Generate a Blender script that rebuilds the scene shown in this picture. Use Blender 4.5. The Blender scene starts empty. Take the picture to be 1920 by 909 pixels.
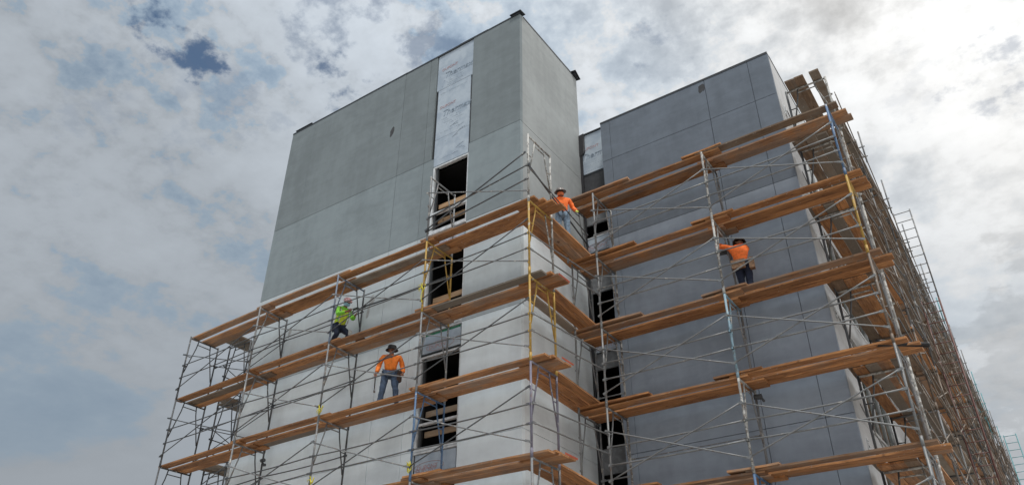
import bpy, bmesh, math, random
from mathutils import Vector, Matrix, noise
R = math.radians
random.seed(7)
scene = bpy.context.scene
COL = scene.collection

# ------------------------------------------------------------------ camera
PITCH, YAW, ROLL, FPX = R(32.315), R(34.553), R(-0.095), 1450.5
h = Vector((-math.sin(YAW), math.cos(YAW), 0)); rt = Vector((math.cos(YAW), math.sin(YAW), 0))
fw = h*math.cos(PITCH) + Vector((0, 0, math.sin(PITCH)))
up = -h*math.sin(PITCH) + Vector((0, 0, math.cos(PITCH)))
rr = rt*math.cos(ROLL) - up*math.sin(ROLL); uu = rt*math.sin(ROLL) + up*math.cos(ROLL)
cam = bpy.data.cameras.new('camera'); camo = bpy.data.objects.new('camera', cam); COL.objects.link(camo)
cam.sensor_width = 36; cam.lens = FPX/1920*36; cam.clip_end = 6000; cam.clip_start = .1
m = Matrix((rr, uu, -fw)).transposed().to_4x4(); camo.matrix_world = m
scene.camera = camo
GROUND = -1.6

# ------------------------------------------------------------------ world
SUN_AZ, SUN_EL = R(-48), R(67)
sund = Vector((math.cos(SUN_AZ)*math.cos(SUN_EL), math.sin(SUN_AZ)*math.cos(SUN_EL), math.sin(SUN_EL)))
w = bpy.data.worlds.new('World'); scene.world = w; w.use_nodes = True
nt = w.node_tree; N = nt.nodes; L = nt.links; N.clear()
def nd(tree, t, **k):
    n = tree.nodes.new(t)
    for a, v in k.items():
        if a in ('op',): n.operation = v
        elif a.startswith('i') and a[1:].isdigit(): n.inputs[int(a[1:])].default_value = v
        else: setattr(n, a, v)
    return n
def mth(tree, op, a, b=None, clamp=False, c=None):
    n = tree.nodes.new('ShaderNodeMath'); n.operation = op; n.use_clamp = clamp
    for i, x in enumerate((a, b, c)):
        if x is None: continue
        if isinstance(x, (int, float)): n.inputs[i].default_value = x
        else: tree.links.new(x, n.inputs[i])
    return n.outputs[0]
def ramp(tree, src, stops, interp='EASE'):
    n = tree.nodes.new('ShaderNodeValToRGB'); n.color_ramp.interpolation = interp
    e = n.color_ramp.elements
    while len(e) < len(stops): e.new(.5)
    for q, (p, c) in zip(e, stops):
        q.position = p; q.color = (c, c, c, 1) if isinstance(c, (int, float)) else (*c, 1)
    tree.links.new(src, n.inputs[0]); return n.outputs[0]
def mix(tree, f, a, b, bt='MIX'):
    n = tree.nodes.new('ShaderNodeMix'); n.data_type = 'RGBA'; n.blend_type = bt; n.clamp_factor = True
    if isinstance(f, (int, float)): n.inputs[0].default_value = f
    else: tree.links.new(f, n.inputs[0])
    for i, x in ((6, a), (7, b)):
        if isinstance(x, tuple): n.inputs[i].default_value = (*x, 1)
        else: tree.links.new(x, n.inputs[i])
    return n.outputs[2]
def noisen(tree, vec, scale, detail=6, rough=.55, dist=0, lac=2.0):
    n = tree.nodes.new('ShaderNodeTexNoise'); n.inputs['Scale'].default_value = scale
    n.inputs['Detail'].default_value = detail; n.inputs['Roughness'].default_value = rough
    n.inputs['Distortion'].default_value = dist; n.inputs['Lacunarity'].default_value = lac
    if vec is not None: tree.links.new(vec, n.inputs['Vector'])
    return n.outputs[0]
tc = N.new('ShaderNodeTexCoord'); gen = tc.outputs['Generated']
nrm = nd(nt, 'ShaderNodeVectorMath', operation='NORMALIZE'); L.new(gen, nrm.inputs[0]); D = nrm.outputs[0]
sp = N.new('ShaderNodeSeparateXYZ'); L.new(D, sp.inputs[0]); dx, dy, dzz = sp.outputs
den = mth(nt, 'ADD', mth(nt, 'MAXIMUM', dzz, 0.0), 0.22)
px = mth(nt, 'DIVIDE', dx, den); py = mth(nt, 'DIVIDE', dy, den)
cb = N.new('ShaderNodeCombineXYZ'); L.new(px, cb.inputs[0]); L.new(py, cb.inputs[1]); PV = cb.outputs[0]
def dotd(v):
    n = nd(nt, 'ShaderNodeVectorMath', operation='DOT_PRODUCT'); L.new(D, n.inputs[0]); n.inputs[1].default_value = v
    return n.outputs['Value']
n_big = noisen(nt, PV, 1.5, 3, .5, .2)
n_mid = noisen(nt, PV, 7.5, 6, .55, .1)
n_fine = noisen(nt, PV, 22, 6, .6, .05)
fade = ramp(nt, dzz, [(.25, .15), (.70, 1.0)], 'LINEAR')               # the deck thickens and smooths towards the horizon
n_mid = mth(nt, 'ADD', .5, mth(nt, 'MULTIPLY', mth(nt, 'SUBTRACT', n_mid, .5), fade)); n_fine = mth(nt, 'ADD', .5, mth(nt, 'MULTIPLY', mth(nt, 'SUBTRACT', n_fine, .5), fade))
tex = mth(nt, 'ADD', mth(nt, 'MULTIPLY', n_big, .34), mth(nt, 'ADD', mth(nt, 'MULTIPLY', n_mid, .42), mth(nt, 'MULTIPLY', n_fine, .24)))
# broad brightness: overcast is brightest round the hidden sun
sd = mth(nt, 'ADD', mth(nt, 'MULTIPLY', dotd((.78*math.cos(R(10)), .78*math.sin(R(10)), .62)), .5), .5)   # glow centre
base = ramp(nt, sd, [(0.0, .34), (.28, .330), (.42, .310), (.54, .42), (.66, .56), (.74, .66), (.86, .85), (.95, 1.15), (1.0, 1.5)], 'LINEAR')
lowl = ramp(nt, dzz, [(0.0, .66), (.30, .86), (.50, .97), (.70, 1.0), (1.0, 1.15)], 'LINEAR')
base = mth(nt, 'MULTIPLY', base, lowl)
con = ramp(nt, tex, [(.40, .64), (.455, .80), (.495, .97), (.53, 1.12), (.59, 1.22)], 'LINEAR')
bank = mth(nt, 'ADD', mth(nt, 'MULTIPLY', mth(nt, 'SUBTRACT', dotd(Vector((.06, .945, .300)).normalized()), .9905), 60), mth(nt, 'MULTIPLY', mth(nt, 'SUBTRACT', noisen(nt, PV, 6, 7, .6, .1), .5), 3.4))
bank = ramp(nt, mth(nt, 'MULTIPLY', bank, 1.0, True), [(0.0, 1.0), (.30, .84), (1.0, .74)])
con = mth(nt, 'ADD', 1.0, mth(nt, 'MULTIPLY', mth(nt, 'SUBTRACT', con, 1.0), ramp(nt, dzz, [(.20, .30), (.62, 1.0)], 'LINEAR')))
cl = mth(nt, 'MULTIPLY', mth(nt, 'MULTIPLY', base, con), bank)
tint = ramp(nt, con, [(.55, (.68, .97, 1.34)), (.95, (.81, 1.0, 1.20)), (1.2, (.91, 1.0, 1.10))], 'LINEAR')
warm = mix(nt, ramp(nt, sd, [(.55, 0.0), (.75, 1.0)], 'LINEAR'), tint, (1.0, 1.0, .99))
cloudcol = mix(nt, 1.0, warm, (1, 1, 1), 'MULTIPLY')
sc = nd(nt, 'ShaderNodeVectorMath', operation='SCALE'); L.new(cloudcol, sc.inputs[0])
L.new(mth(nt, 'MULTIPLY', cl, 10.0), sc.inputs['Scale'])
sky = N.new('ShaderNodeTexSky'); sky.sky_type = 'NISHITA'; sky.sun_disc = False
sky.sun_elevation = SUN_EL; sky.sun_rotation = R(90) - SUN_AZ
# openings in the cloud deck
hole = None
hn1 = mth(nt, 'SUBTRACT', noisen(nt, PV, 11, 3, .5, 0), .5); hn2 = mth(nt, 'SUBTRACT', noisen(nt, PV, 26, 7, .6, 0), .5)
wob = mth(nt, 'ADD', mth(nt, 'MULTIPLY', hn1, 9.0), mth(nt, 'MULTIPLY', hn2, 10.0))
for v, rad, st in [((-.672, .262, .693), 2.6, 1), ((-.655, .262, .709), 2.0, .9), ((-.662, .290, .692), 1.8, 1), ((-.668, .323, .671), 1.5, .95), ((-.567, .462, .682), 2.3, .85), ((-.482, .473, .738), 5.2, .55), ((-.52, .44, .73), 3.6, .5), ((-.60, .40, .69), 2.4, .5), ((-.615, .20, .76), 2.0, .5),
                   ((-.217, .673, .707), 2.4, .42), ((-.70, .32, .62), 5, .18), ((.095, .786, .607), 2.2, .42), ((.060, .80, .60), 1.8, .40), ((.01, .79, .61), 2.6, .14), ((-.64, .36, .60), 3, .22), ((-.40, .08, .91), 5, .8), ((.3, -.5, .8), 6, .7)]:
    vv = Vector(v).normalized(); c0 = math.cos(R(rad))
    q = mth(nt, 'ADD', mth(nt, 'MULTIPLY', mth(nt, 'SUBTRACT', dotd(vv), c0), 1/(1-c0)), wob)
    q = mth(nt, 'MULTIPLY', ramp(nt, mth(nt, 'MULTIPLY', q, .40, True), [(0.0, 0.0), (1.0, 1.0)]), st)
    hole = q if hole is None else mth(nt, 'MAXIMUM', hole, q)
skyd = nd(nt, 'ShaderNodeVectorMath', operation='MULTIPLY'); L.new(sky.outputs[0], skyd.inputs[0]); skyd.inputs[1].default_value = (.60, .66, .66)
allc = mix(nt, hole, sc.outputs[0], skyd.outputs[0])
bg = N.new('ShaderNodeBackground'); L.new(allc, bg.inputs[0]); bg.inputs[1].default_value = .1
wo = N.new('ShaderNodeOutputWorld'); L.new(bg.outputs[0], wo.inputs[0])

sl = bpy.data.lights.new('sun', 'SUN'); sl.energy = 1.5; sl.angle = R(8); sl.color = (1, .965, .92)
so = bpy.data.objects.new('sun', sl); COL.objects.link(so)
so.rotation_euler = (-sund).to_track_quat('-Z', 'Y').to_euler(); so.location = (10, 20, 60)
vs = scene.view_settings; vs.view_transform = 'Standard'; vs.look = 'None'; vs.gamma = 1; vs.exposure = 0.38
scene.render.resolution_x = 1024; scene.render.resolution_y = 484

# ------------------------------------------------------------------ materials
def mat(name, rough=.8, metal=0):
    m = bpy.data.materials.new(name); m.use_nodes = True
    b = m.node_tree.nodes['Principled BSDF']; b.inputs['Roughness'].default_value = rough; b.inputs['Metallic'].default_value = metal
    return m, m.node_tree, b
def bump(t, b, src, strength=.2, dist=.01):
    n = t.nodes.new('ShaderNodeBump'); n.inputs['Strength'].default_value = strength; n.inputs['Distance'].default_value = dist
    t.links.new(src, n.inputs['Height']); t.links.new(n.outputs[0], b.inputs['Normal'])
def objvec(t, scale=(1, 1, 1), which='Object'):
    c = t.nodes.new('ShaderNodeTexCoord'); mp = t.nodes.new('ShaderNodeMapping'); mp.inputs['Scale'].default_value = scale
    t.links.new(c.outputs[which], mp.inputs[0]); return mp.outputs[0]
def rnd(t): return t.nodes.new('ShaderNodeObjectInfo').outputs['Random']
def geopos(t): return t.nodes.new('ShaderNodeNewGeometry').outputs['Position']
def simple(name, c, rough=.6, metal=0, var=.15, scale=8):
    m, t, b = mat(name, rough, metal)
    v = geopos(t); n = noisen(t, v, scale, 4)
    a = tuple(x*(1-var) for x in c); z = tuple(min(1, x*(1+var)) for x in c)
    t.links.new(mix(t, ramp(t, n, [(.35, 0.0), (.65, 1.0)]), a, z), b.inputs['Base Color']); return m
def stucco(name, c, mottle=.13, streak=.10, warmth=(1.0, 1.0, 1.0)):
    m, t, b = mat(name, .92)
    g = geopos(t)
    n1 = noisen(t, g, .45, 5, .6, .6); n2 = noisen(t, g, 3.2, 6, .62, .4)
    mp = t.nodes.new('ShaderNodeMapping'); mp.inputs['Scale'].default_value = (2.6, 2.6, .22); t.links.new(g, mp.inputs[0])
    n3 = noisen(t, mp.outputs[0], 1.2, 5, .6)
    mp2 = t.nodes.new('ShaderNodeMapping'); mp2.inputs['Scale'].default_value = (.35, .35, 2.6); mp2.inputs['Rotation'].default_value = (0, .25, 0); t.links.new(g, mp2.inputs[0])
    n4 = noisen(t, mp2.outputs[0], 1.6, 5, .65, .8)                       # broad trowel sweeps
    f = mth(t, 'ADD', mth(t, 'MULTIPLY', n1, .40), mth(t, 'ADD', mth(t, 'MULTIPLY', n2, .22), mth(t, 'ADD', mth(t, 'MULTIPLY', n3, .18), mth(t, 'MULTIPLY', n4, .20))))
    f = mth(t, 'ADD', f, mth(t, 'MULTIPLY', mth(t, 'SUBTRACT', rnd(t), .5), .03))
    lo = tuple(x*(1-mottle*1.5)*y for x, y in zip(c, warmth)); hi = tuple(x*(1+mottle) for x in c)
    t.links.new(mix(t, ramp(t, f, [(.38, 0.0), (.62, 1.0)]), lo, hi), b.inputs['Base Color'])
    fb = noisen(t, g, 60, 4, .7); mb = noisen(t, g, 7, 4)
    bump(t, b, mth(t, 'ADD', mth(t, 'MULTIPLY', fb, .35), mb), .35, .006)
    return m
def woodm(name, dark, light, gray=0.0):
    m, t, b = mat(name, .82)
    v = objvec(t, (.9, 9, 9)); n1 = noisen(t, v, 2.2, 8, .65, .9)
    v2 = objvec(t, (.35, 2.0, 2.0)); n2 = noisen(t, v2, 2.0, 5, .6, .3)
    rn = rnd(t)
    # a random offset per plank
    cxy = t.nodes.new('ShaderNodeCombineXYZ'); t.links.new(mth(t, 'MULTIPLY', rn, 90), cxy.inputs[0]); t.links.new(mth(t, 'MULTIPLY', rn, 37), cxy.inputs[1])
    for node in [x for x in t.nodes if x.bl_idname == 'ShaderNodeMapping']: t.links.new(cxy.outputs[0], node.inputs['Location'])
    f = mth(t, 'ADD', mth(t, 'MULTIPLY', n1, .55), mth(t, 'MULTIPLY', n2, .45))
    c = mix(t, ramp(t, f, [(.36, 0.0), (.64, 1.0)]), dark, light)
    # knots
    vk = objvec(t, (2.2, 6.0, 2.0)); vo = t.nodes.new('ShaderNodeTexVoronoi'); vo.inputs['Scale'].default_value = 1.3
    add = t.nodes.new('ShaderNodeVectorMath'); add.operation = 'ADD'; t.links.new(vk, add.inputs[0]); t.links.new(cxy.outputs[0], add.inputs[1]); t.links.new(add.outputs[0], vo.inputs[0])
    k = ramp(t, vo.outputs['Distance'], [(.05, 1.0), (.16, 0.0)])
    c = mix(t, mth(t, 'MULTIPLY', k, .75), c, tuple(x*.28 for x in dark))
    # weathering / plaster dust patches
    n4 = noisen(t, geopos(t), 2.1, 5, .6)
    gm = mth(t, 'ADD', mth(t, 'MULTIPLY', n4, .8), mth(t, 'MULTIPLY', rn, .55))
    c = mix(t, mth(t, 'MULTIPLY', ramp(t, gm, [(.62-gray*.4, 0.0), (.98-gray*.3, 1.0)]), .55+gray*.4), c, (.235, .215, .185))
    sp_ = ramp(t, noisen(t, geopos(t), 14, 5, .7), [(.635, 0.0), (.66, 1.0)])    # dried plaster drips
    c = mix(t, mth(t, 'MULTIPLY', sp_, .55), c, (.42, .41, .39))
    hsv = t.nodes.new('ShaderNodeHueSaturation'); t.links.new(c, hsv.inputs['Color'])
    t.links.new(mth(t, 'ADD', mth(t, 'MULTIPLY', mth(t, 'FRACT', mth(t, 'MULTIPLY', rn, 7.3)), .5), .76), hsv.inputs['Value'])
    t.links.new(hsv.outputs[0], b.inputs['Base Color']); bump(t, b, n1, .35, .004)
    return m
def pipe(name, c, splat=.25, splatc=(.42, .41, .38), rough=.5, metal=.3, rust=.2):
    m, t, b = mat(name, rough, metal)
    g = geopos(t); n = noisen(t, g, 9, 5, .65); n2 = noisen(t, g, 30, 4, .6)
    c1 = mix(t, ramp(t, n2, [(.4, 0.0), (.7, 1.0)]), tuple(x*.8 for x in c), c)
    c2 = mix(t, ramp(t, n, [(.62-rust*.3, 0.0), (.70-rust*.2, 1.0)]), c1, tuple((.15, .095, .06)[i]*.6+c[i]*.4 for i in range(3)))
    n3 = noisen(t, g, 6.5, 6, .7, .4)
    f = ramp(t, n3, [(.66-splat*.35, 0.0), (.70-splat*.33, 1.0)])
    t.links.new(mix(t, f, c2, splatc), b.inputs['Base Color'])
    b.inputs['Metallic'].default_value = 0 if metal < .2 else metal
    bump(t, b, n3, .4, .004)
    return m

M = {}
M['stucco_top'] = stucco('grey_stucco_shaded_top', (.200, .235, .250), .10)  # brightening down the tower front is painted into this and the next three tones
M['stucco_mid'] = stucco('grey_stucco_shaded_mid', (.235, .280, .300), .10)
M['stucco_low'] = stucco('grey_stucco_brightened_low', (.80, .885, .93), .07)
M['stucco_third'] = stucco('grey_stucco_brightened_third', (.50, .565, .60), .08)
M['stucco_side'] = stucco('warm_grey_stucco', (.32, .342, .345), .10)
M['stucco_sidelow'] = stucco('pale_side_stucco', (.74, .80, .83), .08)
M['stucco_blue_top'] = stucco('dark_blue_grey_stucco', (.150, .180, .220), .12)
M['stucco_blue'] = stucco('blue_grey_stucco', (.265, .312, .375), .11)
M['stucco_wing_side'] = stucco('light_grey_side_stucco', (.50, .51, .52), .10)
M['gap'] = simple('dark_joint_backing', (.05, .053, .058), .9)
M['void'] = simple('unlit_interior', (.010, .010, .011), .95)
M['ceiling'] = simple('bare_grey_spandrel', (.17, .18, .19), .9)
M['membrane_dull'] = simple('charcoal_building_wrap', (.045, .048, .054), .7)
M['flash'] = simple('dark_roof_flashing', (.03, .034, .04), .5)
M['membrane'] = simple('black_flap_membrane', (.022, .022, .026), .55)
M['white_metal'] = simple('white_window_aluminium', (.62, .65, .67), .4)
M['dark_metal'] = simple('dark_trim', (.03, .033, .035), .5)
M['green_tape'] = simple('green_sill_tape', (.03, .19, .10), .6)
M['lumber'] = woodm('framing_lumber', (.26, .15, .075), (.42, .28, .16))
M['plank'] = woodm('scaffold_plank', (.185, .078, .030), (.50, .235, .090))
M['plank_old'] = woodm('weathered_plank', (.115, .072, .045), (.24, .16, .10), .35)
M['plank_end'] = simple('red_painted_plank_end', (.35, .07, .035), .8)
M['steel'] = pipe('galvanised_steel', (.25, .26, .265), .15, rust=.1)
M['steel_dark'] = pipe('dark_steel', (.085, .092, .10), .10, rust=.1, metal=.1)
M['steel_mid'] = pipe('grey_painted_steel', (.22, .23, .24), .25, rust=.3, metal=.1)
M['white_pipe'] = pipe('plaster_spattered_steel', (.25, .25, .24), .5, (.46, .46, .44), .8, .1, .4)
M['yellow_pipe'] = pipe('yellow_painted_steel', (.50, .31, .06), .15, metal=.1, rust=.2)
M['blue_pipe'] = pipe('blue_painted_steel', (.10, .19, .34), .15, metal=.1, rust=.1)
M['paleblue_pipe'] = pipe('pale_blue_painted_steel', (.28, .43, .52), .3, metal=.1)
M['slate_pipe'] = pipe('slate_blue_painted_steel', (.16, .20, .27), .2, metal=.1)
M['purple_pipe'] = pipe('faded_violet_painted_steel', (.20, .19, .25), .2, metal=.1)
M['red_pipe'] = pipe('red_oxide_steel', (.15, .062, .052), .05, metal=.1)
M['teal_pipe'] = pipe('teal_painted_steel', (.12, .36, .40), .1, metal=.1)
M['rust_pipe'] = pipe('rusty_steel', (.19, .155, .125), .2, metal=.1, rust=.6)
M['steel_dim'] = pipe('dull_dark_steel', (.12, .125, .13), .12, rust=.2, metal=.1)
M['rail'] = pipe('pale_galvanised_rail', (.26, .27, .275), .1, rust=.05, metal=.4)
M['caution'] = simple('yellow_caution_tape', (.62, .55, .05), .6)
M['black_plastic'] = simple('black_plastic_pipe', (.016, .014, .014), .35)
M['red_print'] = simple('red_print', (.42, .26, .27), .8)
M['blue_print'] = simple('blue_print', (.33, .41, .50), .8)
M['grey_print'] = simple('grey_fine_print', (.25, .31, .37), .8)
M['smear'] = simple('damp_plaster_patch', (.055, .058, .063), .9)
M['smear_soft'] = simple('wet_plaster_patch', (.36, .38, .39), .9)
M['orange'] = simple('orange_sweatshirt', (.80, .20, .025), .85, scale=14)
M['orange_b'] = simple('bright_orange_sweatshirt', (.86, .17, .03), .85, scale=14)
M['jeans'] = simple('blue_denim', (.055, .085, .14), .9, var=.3, scale=18)
M['jeans_pale'] = simple('faded_denim', (.17, .24, .32), .9, var=.3, scale=18)
M['navy'] = simple('navy_trousers', (.012, .018, .04), .9)
M['hivis'] = simple('lime_high_visibility_jacket', (.22, .62, .05), .75, scale=14)
M['vest'] = simple('yellow_high_visibility_vest', (.62, .70, .05), .75, scale=14)
M['reflect'] = simple('silver_reflective_tape', (.6, .6, .55), .4)
M['skin'] = simple('skin', (.24, .105, .06), .6)
M['black_cloth'] = simple('black_cloth', (.012, .012, .014), .8)
M['boot'] = simple('dark_work_boot', (.035, .025, .02), .7)
M['hardhat_dark'] = simple('stickered_hard_hat', (.15, .13, .12), .35, var=.9, scale=30)
M['hardhat_pink'] = simple('white_hard_hat_with_red_stickers', (.60, .34, .36), .35, var=.5, scale=24)
M['leather'] = simple('tan_leather_tool_bag', (.22, .13, .075), .8, var=.3, scale=20)
M['leather_dark'] = simple('dark_leather_tool_belt', (.05, .028, .02), .8)
M['mask'] = simple('pale_blue_face_mask', (.30, .50, .60), .8)
M['bandana'] = simple('orange_face_cover', (.60, .16, .06), .85)
M['glove'] = simple('yellow_green_glove', (.45, .55, .08), .8)
M['glove_dark'] = simple('dark_glove', (.03, .03, .035), .8)
M['bucket'] = simple('white_plastic_bucket', (.55, .57, .58), .5)
M['mud'] = simple('plaster_mix', (.40, .40, .38), .9)

def sheathing():
    m, t, b = mat('silver_faced_insulation_board', .5, 0)
    g = geopos(t); n = noisen(t, g, 2.4, 5, .6); n2 = noisen(t, g, 26, 3, .5)
    c = mix(t, ramp(t, n, [(.35, 0.0), (.65, 1.0)]), (.36, .43, .51), (.48, .55, .62))
    vo = t.nodes.new('ShaderNodeTexVoronoi'); vo.inputs['Scale'].default_value = 4.2; t.links.new(g, vo.inputs[0])
    f = ramp(t, vo.outputs['Distance'], [(.045, 1.0), (.075, 0.0)])         # screw dimples
    c = mix(t, mth(t, 'MULTIPLY', f, .75), c, (.12, .14, .16))
    mp = t.nodes.new('ShaderNodeMapping'); mp.inputs['Scale'].default_value = (2, 2, 14); mp.inputs['Rotation'].default_value = (0, .45, 0); t.links.new(g, mp.inputs[0])
    n3 = noisen(t, mp.outputs[0], 2.5, 6, .7, 1.2)
    c = mix(t, mth(t, 'MULTIPLY', ramp(t, n3, [(.665, 0.0), (.72, 1.0)]), .22), c, (.28, .32, .37))
    t.links.new(c, b.inputs['Base Color']); b.inputs['Metallic'].default_value = .1; bump(t, b, n2, .15, .004); return m
M['board'] = sheathing()
def glassm():
    m, t, b = mat('dark_window_glass', .06, 0)
    b.inputs['Base Color'].default_value = (.02, .035, .03, 1); b.inputs['Specular IOR Level'].default_value = .8
    bump(t, b, noisen(t, geopos(t), 1.2, 2), .05, .01); return m
M['glass'] = glassm()
def groundm():
    m, t, b = mat('dusty_site_ground', .95)
    g = geopos(t); n = noisen(t, g, .25, 8, .65); n2 = noisen(t, g, 6, 6, .7)
    f = mth(t, 'ADD', mth(t, 'MULTIPLY', n, .7), mth(t, 'MULTIPLY', n2, .3))
    t.links.new(mix(t, ramp(t, f, [(.38, 0.0), (.62, 1.0)]), (.30, .29, .27), (.43, .415, .39)), b.inputs['Base Color']); bump(t, b, n2, .6, .05); return m
M['ground'] = groundm()

# ------------------------------------------------------------------ mesh helpers
class MB:
    def __init__(s): s.v = []; s.f = []; s.sm = []
    def box(s, x0, x1, y0, y1, z0, z1, skip=()):
        i = len(s.v)
        s.v += [(x, y, z) for z in (z0, z1) for y in (y0, y1) for x in (x0, x1)]
        F = {'b': (0, 2, 3, 1), 't': (4, 5, 7, 6), 'f': (0, 1, 5, 4), 'k': (2, 6, 7, 3), 'l': (0, 4, 6, 2), 'r': (1, 3, 7, 5)}
        for k, q in F.items():
            if k not in skip: s.f.append(tuple(i+a for a in q)); s.sm.append(False)
        return s
    def obox(s, c, ax, ay, az):
        c = Vector(c); ax = Vector(ax); ay = Vector(ay); az = Vector(az); i = len(s.v)
        for sz in (-1, 1):
            for sy in (-1, 1):
                for sx in (-1, 1): s.v.append(tuple(c+ax*sx+ay*sy+az*sz))
        for q in ((0, 2, 3, 1), (4, 5, 7, 6), (0, 1, 5, 4), (2, 6, 7, 3), (0, 4, 6, 2), (1, 3, 7, 5)): s.f.append(tuple(i+a for a in q)); s.sm.append(False)
        return s
    def tube(s, pts, r, n=8, caps=True):
        pts = [Vector(p) for p in pts]; rs = r if isinstance(r, (list, tuple)) else [r]*len(pts)
        i0 = len(s.v); prev = None
        for k, p in enumerate(pts):
            d = (pts[min(k+1, len(pts)-1)]-pts[max(k-1, 0)]).normalized()
            a = d.cross(Vector((0, 0, 1)))
            if a.length < .05: a = d.cross(Vector((0, 1, 0)))
            a.normalize()
            if prev is not None and a.dot(prev) < 0: a = -a
            prev = a; b = d.cross(a)
            for j in range(n):
                t = 2*math.pi*j/n; s.v.append(tuple(p+(a*math.cos(t)+b*math.sin(t))*rs[k]))
        for k in range(len(pts)-1):
            for j in range(n):
                a0 = i0+k*n+j; a1 = i0+k*n+(j+1) % n; s.f.append((a0, a1, a1+n, a0+n)); s.sm.append(True)
        if caps:
            s.f.append(tuple(i0+j for j in range(n))[::-1]); s.sm.append(False)
            e = i0+(len(pts)-1)*n; s.f.append(tuple(e+j for j in range(n))); s.sm.append(False)
        return s
    def mesh(s, name, mats):
        me = bpy.data.meshes.new(name); me.from_pydata(s.v, [], s.f); me.polygons.foreach_set('use_smooth', s.sm)
        for x in (mats if isinstance(mats, (list, tuple)) else [mats]): me.materials.append(x)
        me.update(); return me
def add(name, me, parent=None, loc=(0, 0, 0)):
    o = bpy.data.objects.new(name, me); COL.objects.link(o); o.location = loc
    if parent: o.parent = parent
    return o
def build(mb, name, mt, parent=None, loc=(0, 0, 0)):
    me = mb.mesh(name, mt)
    bm = bmesh.new(); bm.from_mesh(me); bmesh.ops.recalc_face_normals(bm, faces=bm.faces); bm.to_mesh(me); bm.free()
    return add(name, me, parent, loc)
def shared(name, me, parent, mt, loc=(0, 0, 0)):
    o = add(name, me, parent, loc)
    o.material_slots[0].link = 'OBJECT'; o.material_slots[0].material = mt; return o
def fixed(mb, name):
    me = mb.mesh(name, M['steel']); bm = bmesh.new(); bm.from_mesh(me); bmesh.ops.recalc_face_normals(bm, faces=bm.faces); bm.to_mesh(me); bm.free(); return me
def tag(o, label=None, cat=None, group=None, kind=None):
    for k, v in (('label', label), ('category', cat), ('group', group), ('kind', kind)):
        if v: o[k] = v
    return o
def thing(name, loc, label, cat, group=None, rz=0):
    o = bpy.data.objects.new(name, None); COL.objects.link(o); o.location = loc; o.rotation_euler = (0, 0, rz)
    o.empty_display_size = .3
    return tag(o, label, cat, group)
def part(mb, name, mt, root):          # world-coordinate mesh builder -> child of a root that has only a translation
    mb.v = [tuple(Vector(p)-root.location) for p in mb.v]; return build(mb, name, mt, root)
def projpx(p):
    p = Vector(p); c = p.dot(fw)
    if c < .5: return None
    return 960+FPX*p.dot(rr)/c, 454-FPX*p.dot(uu)/c
def inview(p, mg=170):
    q = projpx(p); return q is not None and -mg < q[0] < 1920+mg and -mg < q[1] < 909+mg

# ------------------------------------------------------------------ ground
gm = bpy.data.meshes.new('ground'); bm = bmesh.new()
bmesh.ops.create_grid(bm, x_segments=60, y_segments=60, size=1500)
for v in bm.verts:
    d = math.hypot(v.co.x, v.co.y); v.co.z = GROUND + (noise.noise(v.co*.01)*1.5 if d > 120 else 0)
bm.to_mesh(gm); bm.free(); gm.materials.append(M['ground'])
tag(add('ground', gm), kind='structure')

# ------------------------------------------------------------------ the tower
XT, YT, XL, YB, ZT = -9.01, 13.475, -19.03, 16.85, 18.5
tower = thing('stair_tower', (XT, YT, GROUND), 'tall grey stucco tower with one vertical strip of openings and dark roof edge', 'building')
W0, W1 = -12.05, -10.78
TH = .12
def panel(root, mt, x0, x1, z0, z1, y, gx0=.006, gx1=.006, gz=.006, name='wall_panel'):
    mb = MB().box(x0+gx0, x1-gx1, y, y+TH, z0+gz, z1-gz)
    return part(mb, name, mt, root)
rowsT = [(GROUND, 2.55, 'stucco_low'), (2.55, 5.55, 'stucco_low'), (5.55, 8.58, 'stucco_low'), (8.58, 11.57, 'stucco_third'), (11.57, 14.25, 'stucco_mid'), (14.25, ZT, 'stucco_top')]  # one stucco, its fall-off in brightness painted in as a tone per storey
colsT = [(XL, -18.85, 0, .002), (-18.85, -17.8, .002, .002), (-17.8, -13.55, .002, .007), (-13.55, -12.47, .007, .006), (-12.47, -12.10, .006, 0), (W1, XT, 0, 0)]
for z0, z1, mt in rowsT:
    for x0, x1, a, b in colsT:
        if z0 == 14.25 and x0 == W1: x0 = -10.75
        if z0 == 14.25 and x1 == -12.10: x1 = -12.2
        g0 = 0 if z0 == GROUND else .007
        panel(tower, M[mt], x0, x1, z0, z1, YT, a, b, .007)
    part(MB().box(XT-TH, XT, YT+TH, YB, z0+.006, z1-.006), 'wall_panel', M['stucco_side'] if z0 > 11 else M['stucco_sidelow'], tower)
    part(MB().box(XL, XL+TH, YT+TH, YB, z0+.006, z1-.006), 'wall_panel', M['stucco_mid'], tower)
# dark backing, split round the openings
for x0, x1 in ((XL+TH+.01, -12.2), (-10.74, XT-TH-.01)):
    part(MB().box(x0, x1, YT+TH+.002, YT+TH+.10, GROUND, ZT-.02), 'wall_core', M['gap'], tower)
for x0 in (XT-TH-.09, XL+TH+.01):
    part(MB().box(x0, x0+.08, YT+TH+.11, YB-.11, GROUND, ZT-.02), 'wall_core', M['gap'], tower)
part(MB().box(XL+TH+.004, XT-TH-.004, YB-.10, YB-.004, GROUND, ZT-.02), 'wall', M['stucco_top'], tower)
part(MB().box(XL+.14, XT-.14, YT+.14, YB-.12, ZT-.45, ZT-.3), 'roof', M['flash'], tower)
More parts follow.
